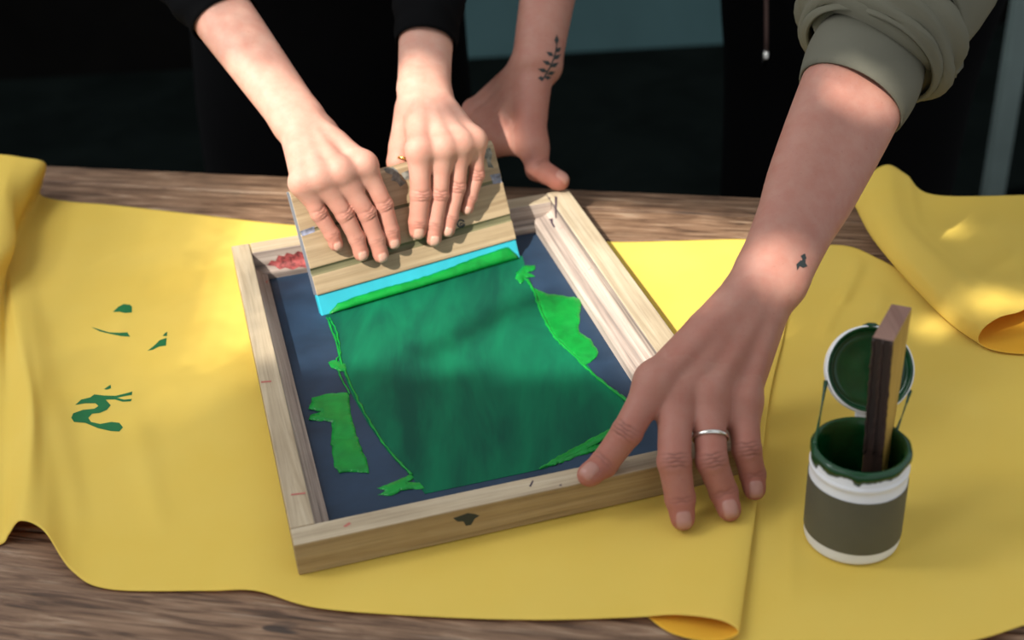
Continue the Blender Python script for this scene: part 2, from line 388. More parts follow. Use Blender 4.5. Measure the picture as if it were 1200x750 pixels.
back_cloth = sheet('fabric_sheet', Bn, 22, 22, 'yellow fabric rolled over itself at the rear table edge', 'lengths of yellow fabric', flip=True, extra=creases([((1080, 270), (1180, 262), 12, .003), ((1140, 330), (1200, 290), 10, .003), ((1060, 300), (1100, 345), 6, .001)]))
bpy.context.view_layer.update()

# decals: thin polygons cast on a surface (prints, tattoos, marks)
def evaluated_bvh(o):
    dg = bpy.context.evaluated_depsgraph_get()
    return BVHTree.FromObject(o, dg), o.matrix_world
def decal(name, px, target, mat, parent, off=0.00025, step=3.0):
    """print a pixel outline on a surface: triangulated, subdivided, laid on the surface along its normal"""
    bvh, mw = target if isinstance(target, tuple) else evaluated_bvh(target)
    bm = bmesh.new()
    vs_ = [bm.verts.new((x, y, 0)) for x, y in px]
    es = [bm.edges.new((vs_[i], vs_[(i + 1) % len(vs_)])) for i in range(len(vs_))]
    bmesh.ops.triangle_fill(bm, use_beauty=True, edges=es)
    for _ in range(5):
        long = [e for e in bm.edges if e.calc_length() > step]
        if not long: break
        bmesh.ops.subdivide_edges(bm, edges=long, cuts=1)
        bmesh.ops.triangulate(bm, faces=bm.faces)
    inv = mw.inverted(); dead = []
    for vv in bm.verts:
        d = Vector(ray(vv.co.x, vv.co.y)); h = bvh.ray_cast(inv @ Vector(CAM), inv.to_3x3() @ d)
        if h[0] is None: dead.append(vv); continue
        n = (mw.to_3x3() @ h[1]).normalized(); n = n if n.dot(d) < 0 else -n
        vv.co = mw @ h[0] + n * off
    if dead: bmesh.ops.delete(bm, geom=dead, context='VERTS')
    me = bpy.data.meshes.new(name); bm.to_mesh(me); bm.free()
    o = link(name, me, mat)
    if len(me.polygons) and me.polygons[0].normal.dot(Vector(CAM) - me.polygons[0].center) < 0: me.flip_normals()
    keep(o, parent)
    return o
tgt = evaluated_bvh(left_cloth)
def cr_(s, ox, oy, k): return [(ox + x / k, oy + y / k) for x, y in s]
K, OX, OY = 3.753, 60, 330
for pts in (
    [(272, 134), (295, 112), (318, 100), (345, 102), (356, 112), (355, 136), (325, 139), (300, 133)],
    [(176, 200), (215, 212), (255, 224), (300, 226), (335, 224), (347, 243), (305, 240), (262, 231), (215, 220)],
    [(424, 305), (450, 285), (478, 258), (508, 248), (505, 282), (475, 286), (448, 300)],
    [(490, 240), (502, 226), (511, 222), (509, 240)],
    [(232, 474), (262, 454), (263, 470), (245, 476)],
    [(106, 543), (132, 520), (172, 510), (190, 497), (235, 502), (285, 503), (330, 492), (357, 484), (355, 499), (325, 504), (290, 512), (320, 520), (355, 517), (350, 527), (315, 529), (280, 519), (240, 520), (262, 545), (245, 565), (215, 578), (180, 582), (163, 600), (175, 618), (215, 627), (265, 618), (300, 622), (316, 642), (300, 660), (262, 658), (205, 645), (150, 622), (100, 618), (88, 600), (97, 580), (140, 565), (190, 560), (208, 548), (195, 536), (150, 536)],
  ):
    decal('ink_print', cr_(pts, OX, OY, K), tgt, M['ink_print'], left_cloth)

# ------------------------------------------------------------------ screen printing frame
FY = 0.2433; fx = np.array([math.cos(FY), math.sin(FY), 0]); fy = np.array([-fx[1], fx[0], 0])
FO = np.array([-0.16614, 0.72824, 0]); FWD, FL, FZ0, FH = 0.36, 0.478, 0.0028, 0.0320
screen = empty('screen_frame', tuple(FO + fx * .18 + fy * .24 + tz * FZ0))
tag(screen, 'wooden screen printing frame with blue mesh and green ink', 'frame')
def fp(x, y, z): return FO + fx * x + fy * y + tz * z
def fbar(prof, start, axis_len, along, inward, mats):
    v, f = extrude_profile(prof, (0, 0, 0), np.array([0, 1., 0]), np.array([0, 0, 1.]), np.array([axis_len, 0, 0]))
    me = bpy.data.meshes.new('frame_bar'); me.from_pydata([tuple(p) for p in v], [], f); me.update()
    o = link('frame_bar', me, None, None, False)
    for mm in mats: me.materials.append(mm)
    n = len(prof)
    for i, p in enumerate(me.polygons):
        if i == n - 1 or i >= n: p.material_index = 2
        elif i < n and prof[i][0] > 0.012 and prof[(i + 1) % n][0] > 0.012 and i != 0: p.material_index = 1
    b = bevel(o, 0.0012, 2)
    ax = nrm(along); iv = nrm(inward)
    mw = Matrix(((ax[0], iv[0], 0, start[0]), (ax[1], iv[1], 0, start[1]), (0, 0, 1, start[2]), (0, 0, 0, 1)))
    o.parent = screen; o.matrix_world = mw
    return o
def prof(w, ledge, zl, h=FH - FZ0):      # outer bottom -> inner bottom -> ledge -> inner face -> top
    return [(0, 0), (w + ledge, 0), (w + ledge, zl), (w + ledge * .55, zl * 1.15), (w + 0.0012, zl * 1.6), (w, h), (0, h)]
bpy.context.view_layer.update()
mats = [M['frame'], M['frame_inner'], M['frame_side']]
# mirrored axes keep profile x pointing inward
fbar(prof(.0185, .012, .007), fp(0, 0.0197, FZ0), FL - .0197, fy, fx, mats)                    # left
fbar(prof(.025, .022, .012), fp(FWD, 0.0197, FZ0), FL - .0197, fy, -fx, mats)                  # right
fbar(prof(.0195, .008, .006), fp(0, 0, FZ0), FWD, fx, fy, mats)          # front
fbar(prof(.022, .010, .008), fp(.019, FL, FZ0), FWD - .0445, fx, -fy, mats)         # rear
mv, mf = box_pts(fp(.012, .012, FZ0 + .0006), fx * (FWD - .024), fy * (FL - .024), tz * .0010)
meshs = mesh('mesh_screen', mv, mf, M['mesh'], None, False); keep(meshs, screen)
MZ = FZ0 + .0016
def slab(name, px, z0, th, mat, parent, jitter=0.0, round_=0.0):
    if jitter:
        q = []
        for (x0, y0), (x1, y1) in zip(px, px[1:] + px[:1]):
            k = max(1, int(math.hypot(x1 - x0, y1 - y0) / 4))
            q += [(x0 + (x1 - x0) * i / k, y0 + (y1 - y0) * i / k) for i in range(k)]
        px = q
    pts = [PZ(u + random.uniform(-jitter, jitter), v + random.uniform(-jitter, jitter), z0) for u, v in px]
    a = sum((p[0] * q[1] - q[0] * p[1]) for p, q in zip(pts, pts[1:] + pts[:1]))
    if a < 0: pts = pts[::-1]
    n = len(pts); v = pts + [p + tz * th for p in pts]
    f = [tuple(range(n - 1, -1, -1)), tuple(range(n, 2 * n))] + [(i, (i + 1) % n, n + (i + 1) % n, n + i) for i in range(n)]
    o = mesh(name, v, f, mat, None, False)
    me = o.data; bm = bmesh.new(); bm.from_mesh(me); bmesh.ops.triangulate(bm, faces=[x for x in bm.faces if len(x.verts) > 4]); bm.to_mesh(me); bm.free()
    keep(o, parent)
    return o
def clip_frame(px): return px
slab('ink_layer', [(380, 366), (392, 395), (398, 425), (412, 462), (432, 498), (455, 530), (480, 556), (498, 579), (560, 566), (640, 549), (668, 532), (712, 505), (742, 482), (722, 462), (698, 440), (676, 412), (655, 396), (640, 376), (628, 348), (618, 322), (612, 300), (560, 300), (480, 320)], MZ, .00035, M['film'], screen)
smears = [
 [(366, 466), (384, 461), (407, 459), (410, 468), (412, 486), (418, 510), (430, 540), (432, 554), (398, 554), (392, 548), (388, 520), (389, 494), (362, 492), (364, 487), (376, 482), (362, 480)],
 [(441, 572), (462, 564), (480, 556), (486, 560), (478, 564), (492, 566), (497, 572), (470, 575), (462, 580), (442, 581), (452, 575)],
 [(624, 336), (640, 344), (660, 346), (684, 350), (680, 364), (678, 388), (692, 398), (702, 412), (696, 422), (684, 430), (668, 412), (650, 396), (640, 378), (632, 356)],
 [(632, 549), (655, 534), (690, 515), (738, 492), (744, 498), (715, 512), (690, 524), (716, 518), (712, 526), (680, 534), (650, 545)],
 [(606, 318), (612, 312), (627, 311), (628, 316), (618, 319), (627, 324), (616, 326), (610, 333), (604, 326)],
 [(385, 425), (392, 421), (404, 426), (406, 434), (398, 436), (388, 431)],
]
def smear(px, th):
    q = []
    for (x0, y0), (x1, y1) in zip(px, px[1:] + px[:1]):
        k = max(1, int(math.hypot(x1 - x0, y1 - y0) / 4))
        q += [(x0 + (x1 - x0) * i / k + random.uniform(-.9, .9), y0 + (y1 - y0) * i / k + random.uniform(-.9, .9)) for i in range(k)]
    bm = bmesh.new(); vs_ = [bm.verts.new((x, y, 0)) for x, y in q]
    es = [bm.edges.new((vs_[i], vs_[(i + 1) % len(vs_)])) for i in range(len(vs_))]
    bmesh.ops.triangle_fill(bm, use_beauty=True, edges=es)
    for _ in range(5):
        lg = [e for e in bm.edges if e.calc_length() > 3.2 and not e.is_boundary]
        if not lg: break
        bmesh.ops.subdivide_edges(bm, edges=lg, cuts=1); bmesh.ops.triangulate(bm, faces=bm.faces)
    Q = np.array(q)
    for vv in bm.verts:
        x, y = vv.co.x, vv.co.y; d = float(np.min(np.hypot(Q[:, 0] - x, Q[:, 1] - y)))
        e = 1 - math.exp(-d / 3.0)
        hgt = th * e * (.6 + .22 * math.sin(x * .16 + y * .09) + .14 * math.sin(y * .21 - x * .07 + 1) + .35 * math.exp(-((d - 3) / 1.8) ** 2))
        vv.co = PZ(x, y, MZ + (.0002 if vv.is_boundary else .0005 + max(hgt, 0)))
    me = bpy.data.meshes.new('ink_smear'); bm.to_mesh(me); bm.free()
    if me.polygons[0].normal.z < 0: me.flip_normals()
    return keep(link('ink_smear', me, M['ink']), screen)
for s in smears: smear(s, .0016)
def ridge(px, r, parent):
    P = catmull(np.array(px, float), 8)
    pts = [PZ(u + random.uniform(-.7, .7), v + random.uniform(-.7, .7), MZ + .0005) for u, v in P]
    v, f = tube(pts, [r * random.uniform(.6, 1.25) for _ in pts], 7)
    o = mesh('ink_ridge', v, f, M['ink'], None); keep(o, parent)
ridge([(383, 372), (394, 400), (402, 430), (420, 470), (440, 505), (462, 535), (482, 556)], .0011, screen)
ridge([(386, 372), (393, 385), (399, 412), (394, 428), (410, 462)], .0009, screen)
ridge([(606, 320), (622, 334), (632, 360), (648, 392), (668, 412), (695, 438), (722, 460), (744, 478)], .0016, screen)
ridge([(632, 549), (660, 538), (700, 519), (745, 494)], .0012, screen)

# ------------------------------------------------------------------ squeegee
BL = np.array([-0.18172, 1.08837, MZ + .0004]); BR = np.array([0.01309, 1.18062, MZ + .0004])
se = nrm(BR - BL); SL = 0.2155; sh = np.array([-se[1], se[0], 0]); TILT = math.radians(65)
sw = math.cos(TILT) * sh + math.sin(TILT) * tz; sn = np.cross(se, sw)        # sw up the face, sn out of the face
if sn[1] > 0: sn = -sn
squeegee = empty('squeegee', tuple(BL + se * SL / 2))
tag(squeegee, 'wooden squeegee with turquoise blade and grooved handle on the screen', 'squeegee')
def bar_sq(name, prof_, mat, s0=0.0, s1=SL, bw=.0008):
    # built in own axes so the grain runs along the handle
    v, f = extrude_profile(prof_, (s0, 0, 0), np.array([0, 1., 0]), np.array([0, 0, 1.]), np.array([s1 - s0, 0, 0]))
    o = mesh(name, v, f, mat, None, False)
    mw = Matrix(((se[0], sw[0], sn[0], BL[0]), (se[1], sw[1], sn[1], BL[1]), (se[2], sw[2], sn[2], BL[2]), (0, 0, 0, 1)))
    o.parent = squeegee; o.matrix_parent_inverse = Matrix.Translation(squeegee.location).inverted(); o.matrix_basis = mw
    if bw: bevel(o, bw)
    return o
hp = [(.021, -.012), (.021, 0), (.040, 0), (.0415, -.0016), (.0455, -.0016), (.0475, .0004), (.080, .0004), (.081, -.0008), (.0835, -.0008), (.0845, 0), (.119, -.0004), (.1235, -.003), (.1235, -.012)]
hd = bar_sq('handle', hp, M['squeegee'])
hd.data.materials.append(M['groove']); hd.data.materials.append(M['end'])
for i, p in enumerate(hd.data.polygons):
    if i in (2, 3, 4): p.material_index = 1
    if i in (7, 8): p.material_index = 1
    if i >= len(hp): p.material_index = 2
bar_sq('blade', [(0.0, -.0095), (0.0, -.0025), (.001, -.0018), (.0215, -.0018), (.0215, -.0095)], M['blade'], .0, SL, .0012)
# ink bead along the blade edge
rows = []
for i in range(61):
    t = i / 60; s = .008 + (SL - .011) * t
    hgt = (.0075 + .0075 * t + .0012 * math.sin(9 * t) + random.uniform(-.0004, .0004)) * min(1, t * 14 + .3) * min(1, (1 - t) * 18 + .35)
    b = .0035 * min(1, t * 10 + .2) * min(1, (1 - t) * 14 + .3)
    pr_ = [(0.0006, -.0025), (0.0004, b * .4 - .0018), (hgt * .25, b * .9), (hgt * .55, b - .0010), (hgt * .85, b * .5 - .0016), (hgt, -.0020), (hgt * .5, -.0035)]
    rows.append([BL + se * s + sw * a + sn * c for a, c in pr_])
v, f = loft(rows); ob = mesh('ink_bead', v, f, M['ink']); keep(ob, squeegee); tag(ob, 'wet green ink along the blade')
bpy.context.view_layer.update()
SBVH = evaluated_bvh(hd)
# small round stamp on the handle
def ringpx(cx, cy, rx, ry, w):
    o = []
    for a in np.linspace(0, 2 * math.pi * .93, 22): o.append((cx + rx * math.cos(a), cy + ry * math.sin(a)))
    for a in np.linspace(2 * math.pi * .93, 0, 22): o.append((cx + (rx - w) * math.cos(a), cy + (ry - w) * math.sin(a)))
    return o
decal('stamp_mark', ringpx(540, 262, 5.2, 5.2, 2.0), SBVH, M['blot'], squeegee)
decal('stamp_mark', ringpx(541, 263, 2.4, 2.2, 1.2), SBVH, M['blot'], squeegee)

M['greystain'] = paint('grey_stain', (0.17, 0.165, 0.14), 0.6, 0.8, 160, 0.3)
M['bluestain'] = paint('blue_stain', (0.20, 0.21, 0.27), 0.6, 0.6, 120, 0.3)
decal('paint_stain', [(448, 196), (458, 194), (466, 200), (470, 210), (476, 214), (469, 219), (465, 213), (458, 211), (460, 205), (452, 202)], SBVH, M['greystain'], squeegee)
decal('paint_stain', [(470, 203), (480, 199), (481, 209), (474, 211)], SBVH, M['greystain'], squeegee)
decal('paint_stain', [(566, 176), (574, 173), (577, 180), (575, 190), (579, 197), (572, 196), (570, 186), (564, 184)], SBVH, M['greystain'], squeegee)
decal('paint_stain', [(574, 205), (586, 203), (588, 214), (578, 216)], SBVH, M['bluestain'], squeegee)
decal('paint_stain', [(352, 271), (368, 265), (369, 272), (354, 277)], SBVH, M['bluestain'], squeegee)
# ------------------------------------------------------------------ paint jar
JX, JY, JZ = 0.2414, 0.7404, 0.0022
jar = empty('paint_jar', (JX, JY, JZ)); tag(jar, 'white plastic ink jar with dark grey label and green dripping rim', 'jar')
jp = [(0, 0), (.0325, 0), (.0341, .0012), (.0346, .004), (.0346, .0600), (.0340, .0615), (.0340, .0655), (.0350, .0665), (.0350, .0690), (.0338, .0702), (.0338, .0800), (.0330, .0815), (.0310, .0815), (.0303, .080), (.0303, .006), (0, .005)]
v, f = lathe(jp, JX, JY, JZ, 72); keep(mesh('body', v, f, M['white']), jar); bevel(jar.children[0], .0004, 1)
lab = []
n = 90; v = []; f = []
for i in range(n + 1):
    a = math.radians(-12) - 2 * math.pi * .985 * i / n
    for r, z in ((.0349, .0105), (.0349, .0575), (.0352, .0575), (.0352, .0105)):
        v.append((JX + r * math.cos(a), JY + r * math.sin(a), JZ + z + .0006 * math.sin(a * 2)))
for i in range(n):
    for q in range(4): f.append((i * 4 + q, (i + 1) * 4 + q, (i + 1) * 4 + (q + 1) % 4, i * 4 + (q + 1) % 4))
keep(mesh('label_band', v, f, M['label'], None, False), jar)
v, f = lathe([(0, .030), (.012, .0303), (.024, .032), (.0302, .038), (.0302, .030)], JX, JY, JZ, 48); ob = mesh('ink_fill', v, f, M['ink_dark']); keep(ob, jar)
# dripping ink on the rim
rings = []; nn = 120
for i in range(nn):
    a = 2 * math.pi * i / nn
    w = .5 + .5 * math.sin(a * 3 + 1.3 + math.sin(a * 2)) * math.sin(a * 7 + .4)
    drop = .002 + .0045 * w + (.0035 if math.sin(a * 4 + 2 + 1.5 * math.sin(a * 3)) > .9 else 0) + random.uniform(0, .0012)
    thick = .0008 + .0010 * w
    R = .0338
    q = [(R - .0036, .030), (R - .0040, .074), (R - .0034, .0822), (R - .0012, .0832 + .0004 * w), (R + thick, .0815), (R + thick, .0805 - drop * .6), (R + .0001, .080 - drop), (R - .0008, .0790 - drop * .3), (R - .0020, .0785)]
    rings.append([(JX + r * math.cos(a), JY + r * math.sin(a), JZ + z) for r, z in q])
rings.append(rings[0])
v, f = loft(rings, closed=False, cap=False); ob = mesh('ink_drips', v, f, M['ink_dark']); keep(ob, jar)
# flipped-up lid
hinge = np.array([JX + .010, JY + .0335, JZ + .082]); lu = nrm(np.array([0.10, .58, .82])); ln = nrm(np.cross(np.array([1., 0, 0]), lu)); ln = -ln if ln[1] > 0 else ln
lx = np.cross(lu, ln); lc = hinge + lu * .0345 + np.array([.003, 0, 0])
prof_l = [(r_ * .92, z_) for r_, z_ in [(0, -.0045), (.0335, -.0045), (.0350, -.0035), (.0350, .0045), (.0342, .0055), (.0325, .0055), (.0318, .0045), (.0318, -.0022), (0, -.0026)]]
def lathe_ax(prof_, c, ax, a1, a2, n=64):
    v = []; f = []; k = len(prof_)
    for i in range(n):
        a = 2 * math.pi * i / n; d = a1 * math.cos(a) + a2 * math.sin(a)
        for r, z in prof_: v.append(c + d * r + ax * z)
    for i in range(n):
        j = (i + 1) % n
        for q in range(k - 1): f.append((i * k + q, j * k + q, j * k + q + 1, i * k + q + 1))
    return v, f
v, f = lathe_ax(prof_l, lc, ln, lx, lu); lid = mesh('lid', v, f, M['white']); keep(lid, jar); bevel(lid, .0004, 1)
v, f = lathe_ax([(r_ * .92, z_) for r_, z_ in [(0, -.0010), (.012, -.0004), (.0225, -.0016), (.0265, .0012), (.0285, -.001), (.0312, .0030), (.0319, .0052), (.0334, .0060), (.0340, .0050)]], lc, ln, lx, lu, 64)
v = [np.asarray(p) + ln * random.uniform(-.00006, .00006) for p in v]
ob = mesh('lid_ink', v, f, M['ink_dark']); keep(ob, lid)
box('hinge', hinge - lx * .006 - lu * .004 + ln * .001, lx * .012, lu * .010, -ln * .002, M['white'], jar, .0006)
blob = [lc + lu * .0315 + lx * x + ln * .003 for x in (-.006, -.002, .003, .006)]
v, f = tube(blob, [.0008, .0028, .0026, .0008], 8); keep(mesh('ink_blob', v, f, M['ink_dark']), lid)
def strand(p, q, sag, r):
    pts = [np.asarray(p) * (1 - t) + np.asarray(q) * t - tz * sag * 4 * t * (1 - t) for t in np.linspace(0, 1, 14)]
    v, f = tube(pts, [r * (1.5 - 1.0 * math.sin(math.pi * t) + random.uniform(0, .25)) for t in np.linspace(0, 1, 14)], 7)
    keep(mesh('ink_strand', v, f, M['ink_dark']), jar)
strand(lc - lx * .0315 - lu * .010 + ln * .003, (JX - .032, JY + .004, JZ + .082), .002, .0011)
strand(lc + lx * .0300 - lu * .014 + ln * .003, (JX + .0285, JY + .014, JZ + .082), .002, .0009)

# ------------------------------------------------------------------ stirrer standing in the jar
zt = .172; q0, q1, q2 = PZ(1022, 397, zt), PZ(1047.5, 398, zt), PZ(1046, 354, zt)
stop_ = (q0 + q1) / 2; sb = PZ(1022, 546, .066); ax = nrm(stop_ - sb)
wv = nrm((q2 - q0) - ax * ((q2 - q0) @ ax)); tv = np.cross(wv, ax); PT = float(np.linalg.norm(q1 - q0)); PW = float(np.linalg.norm(q2 - q0))
PL = .150; base = stop_ - ax * PL
stick = empty('stirring_paddle', tuple(base)); tag(stick, 'thick wooden paddle with dark edge standing in the ink jar', 'paddle')
v, f = box_pts(base - tv * .0072, tv * .0144, wv * .011, ax * PL)
for i in (6, 7): v[i] = v[i] + wv * (min(PW, .049) - .011)          # blade widens towards the top
ob = mesh('paddle_body', v, f, M['stick'], None, False)
for mm in (M['stick_dark'], M['stick_top']): ob.data.materials.append(mm)
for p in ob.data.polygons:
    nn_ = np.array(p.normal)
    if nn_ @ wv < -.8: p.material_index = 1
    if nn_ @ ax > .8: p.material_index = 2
keep(ob, stick); bevel(ob, .0008, 2)
for k, off in enumerate((-.0072, -.001, .0052)):       # split layers on the dark edge
    pts = [base + tv * (off + .001) - wv * .0003 + ax * (PL * t) + tv * random.uniform(-.0005, .0005) for t in np.linspace(.36, .995, 30)]
    v, f = tube(pts, [random.uniform(.0007, .0014) for _ in pts], 6); keep(mesh('edge_layer', v, f, M['stick_dark']), stick)

# ------------------------------------------------------------------ bodies: implicit surface of bones, polygonised
def caps(P, a, b, ra, rb):
    ab = b - a; t = np.clip(((P - a) @ ab) / (ab @ ab + 1e-12), 0, 1)
    q = P - a - t[:, None] * ab
    return np.sqrt(np.einsum('ij,ij->i', q, q)) - (ra + (rb - ra) * t)
def smin(a, b, k):
    h = np.maximum(k - np.abs(a - b), 0) / k
    return np.minimum(a, b) - h * h * k * .25
class Finger:
    def __init__(s, pts, rad, hint, thumb=False, tip_is_end=True):
        s.p = [np.asarray(p, float) for p in pts]; s.r = list(rad); s.thumb = thumb
        if tip_is_end: s.p[3] = s.p[3] - nrm(s.p[3] - s.p[2]) * s.r[3]
        s.hint = nrm(hint)
        s.lo = np.min(s.p, 0) - .018; s.hi = np.max(s.p, 0) + .018
        s.fr = []
        for i in range(3):
            a = nrm(s.p[i + 1] - s.p[i]); n = nrm(s.hint - a * (s.hint @ a)); s.fr.append((a, n, np.cross(a, n)))
    def local(s, P, i, org):
        a, n, l = s.fr[i]; q = P - org
        return q @ a, q @ n, q @ l
    def nail(s, P):
        """signed mask coordinates of the nail: >0 inside"""
        x, n, l = s.local(P, 2, s.p[3]); r = s.r[3]
        L0, L1 = -r * .6, r * .92; W = r * .68
        e = np.maximum(np.abs(l) / W, np.abs((x - (L0 + L1) / 2) / ((L1 - L0) / 2)))
        e2 = ((np.abs(l) / W) ** 4 + (np.abs((x - (L0 + L1) / 2) / ((L1 - L0) / 2))) ** 4) ** .25
        return 1 - e2, n, r
    def crease(s, P):
        c = np.zeros(len(P))
        for j, amp, offs in ((1, 1.0, (-.0045, -.0016, .0012, .0042)), (2, .6, (-.0012, .0012))):
            a0, n0, l0 = s.fr[j - 1]; a1 = s.fr[j][0]
            a = nrm(a0 + a1); n = nrm(s.hint - a * (s.hint @ a)); l = np.cross(a, n)
            q = P - s.p[j]; x, nn_, ll = q @ a, q @ n, q @ l; r = s.r[j]
            side = np.clip(nn_ / r, 0, 1) ** 1.2 * np.clip(1.25 - np.abs(ll) / r, 0, 1)
            for k, o in enumerate(offs):
                x0 = o * (1 + .35 * (ll / r) ** 2) + .00035 * np.sin(ll * 700 + k * 2 + j)
                c += amp * np.exp(-((x - x0) / .0008) ** 2) * side
        return np.clip(c, 0, 1.2)
    def sdf(s, P):
        r = s.r
        d = caps(P, s.p[0], s.p[1], r[0], r[1] * .97)
        d = smin(d, caps(P, s.p[1], s.p[2], r[1] * .97, r[2]), .0018)
        d = smin(d, caps(P, s.p[2], s.p[3], r[2], r[3]), .0025)
        # joint swelling, finger pad
        for j, m_ in ((1, 1.0), (2, 1.0)):
            if s.thumb and j == 1: m_ = 1.1
            d = smin(d, np.linalg.norm(P - s.p[j], axis=1) - r[j] * m_, .0015)
        a, n, l = s.fr[2]
        d = smin(d, np.linalg.norm(P - (s.p[3] - a * r[3] * .35 - n * r[3] * .18), axis=1) - r[3] * .97, .003)
        d += .0009 * s.crease(P)
        e, nn_, rr = s.nail(P)
        up = nn_ > 0
        d += np.where(up, .00055 * np.exp(-((e + .04) / .09) ** 2) - .00030 * np.clip(e * 4, 0, 1), 0)
        # flatten nail bed a little
        return d
class Arm:
    def __init__(s, fingers, thumb, wrist, fore, lat, dorsal, rp=(.0125, .0100), bumps=1.0, veins=(), web=.006, web2=None):
        s.web2 = web2
        s.fg = fingers; s.th = thumb; s.w = np.asarray(wrist, float); s.fore = fore; s.lat = nrm(lat); s.do = nrm(dorsal)
        s.ff = catmull(np.array([np.concatenate([q[0], q[1], [q[2]]]) for q in fore]), 5)
        s.rp = rp; s.bumps = bumps; s.veins = veins; s.web = web
        pts = [p for f_ in fingers for p in f_.p] + ([p for p in thumb.p] if thumb else []) + [s.w] + [q[0] for q in fore]
        pad = max(q[2] + np.linalg.norm(q[1]) for q in fore) + .012
        s.lo = np.min(pts, 0) - pad * .75; s.hi = np.max(pts, 0) + pad * .75
    def sdf(s, P):
        ra, rb = s.rp; d = None
        m_ = [f_.p[0] for f_ in s.fg]
        for i, c in enumerate(m_):
            off = s.lat * np.linalg.norm(s.fore[0][1]) * (0.95 - 1.9 * i / 3) * .62
            q = caps(P, s.w + off - s.do * .001, c - s.do * .0015, ra * .95, rb if i < 3 else rb * .92)
            d = q if d is None else smin(d, q, .013)
        for i in range(3):
            d = smin(d, caps(P, m_[i] - s.do * .002, m_[i + 1] - s.do * .002, rb * .9, rb * .9), .010)
            a_, b_ = s.fg[i], s.fg[i + 1]; wa = a_.p[0] * .66 + a_.p[1] * .34; wb_ = b_.p[0] * .66 + b_.p[1] * .34
            if np.linalg.norm(wa - wb_) < .034: d = smin(d, caps(P, wa - a_.hint * .003, wb_ - b_.hint * .003, rb * .52, rb * .52), .009)
        # forearm: two bones
        fd_ = None
        for k in range(len(s.ff) - 1):
            a, b = s.ff[k], s.ff[k + 1]
            q = smin(caps(P, a[:3] + a[3:6], b[:3] + b[3:6], a[6], b[6]), caps(P, a[:3] - a[3:6], b[:3] - b[3:6], a[6], b[6]), .03)
            fd_ = q if fd_ is None else np.minimum(fd_, q)
        d = smin(d, fd_, .012)
        # knuckles and tendons
        for i, c in enumerate(m_):
            ax_ = nrm(c - s.w)
            d = smin(d, np.linalg.norm(P - (c + s.do * .0018 * s.bumps), axis=1) - rb * .88, .008)
            off = s.lat * np.linalg.norm(s.fore[0][1]) * (0.5 - 1.0 * i / 3)
            d = smin(d, caps(P, s.w + off + s.do * (ra - .004), c + s.do * (rb - .0052 + .0008 * s.bumps), .0030, .0034), .010)
        for v_ in s.veins:
            for a, b in zip(v_[:-1], v_[1:]): d = smin(d, caps(P, a, b, .0016, .0016), .004)
        fd = np.full(len(P), .5)
        for f_ in s.fg:
            mk = np.all((P > f_.lo) & (P < f_.hi), axis=1)
            if mk.any():
                fd[mk] = smin(fd[mk], f_.sdf(P[mk]), .0009)
        d = smin(d, fd, s.web)
        if s.th:
            t = s.th
            i0, i1 = s.fg[0].p[0], s.fg[0].p[1]
            mk = np.all((P > np.minimum(t.lo - .01, np.minimum(i0, i1) - .03)) & (P < np.maximum(t.hi + .01, np.maximum(i0, i1) + .03)), axis=1)
            if mk.any():
                Q = P[mk]; dt = t.sdf(Q); dt = smin(dt, caps(Q, t.p[0], t.p[1], t.r[0] * 1.25, t.r[1]), .01)
                d[mk] = smin(d[mk], dt, .011)
                if s.web2 is not None: d[mk] = smin(d[mk], caps(Q, t.p[1] * .6 + t.p[2] * .4, m_[0] * .62 + s.fg[0].p[1] * .38, s.web2, s.web2), .018)
                web_ = caps(Q, t.p[1] * .7 + t.p[0] * .3, m_[0] * .55 + s.w * .45, t.r[1] * .75, rb * .8)
                d[mk] = smin(d[mk], web_, .012)
        return d
    def attr(s, P):
        n = len(P); A = np.zeros((n, 4)); A[:, 3] = 1
        for f_ in s.fg + ([s.th] if s.th else []):
            mk = np.all((P > f_.lo) & (P < f_.hi), axis=1)
            Q = P[mk]
            if not len(Q): continue
            own = np.abs(f_.sdf(Q)) < .0022
            e, nn_, r = f_.nail(Q)
            nail = np.clip(e * 9, 0, 1) * (nn_ > r * .25) * own
            cr2 = np.clip(f_.crease(Q), 0, 1) * own
            red = .28 * np.clip(((Q - f_.p[0]) @ f_.fr[0][0]) / .03, 0, 1)
            red += .75 * np.exp(-(np.linalg.norm(Q - f_.p[3], axis=1) / (f_.r[3] * 1.7)) ** 2)
            for j, am in ((0, .45), (1, .5), (2, .35)): red += am * np.exp(-(np.linalg.norm(Q - f_.p[j], axis=1) / (f_.r[j] * 1.35)) ** 2)
            B = A[mk]
            B[:, 0] = np.maximum(B[:, 0], nail); B[:, 1] = np.maximum(B[:, 1], np.clip(red, 0, .9)); B[:, 2] = np.maximum(B[:, 2], cr2 * .8)
            A[mk] = B
        return A
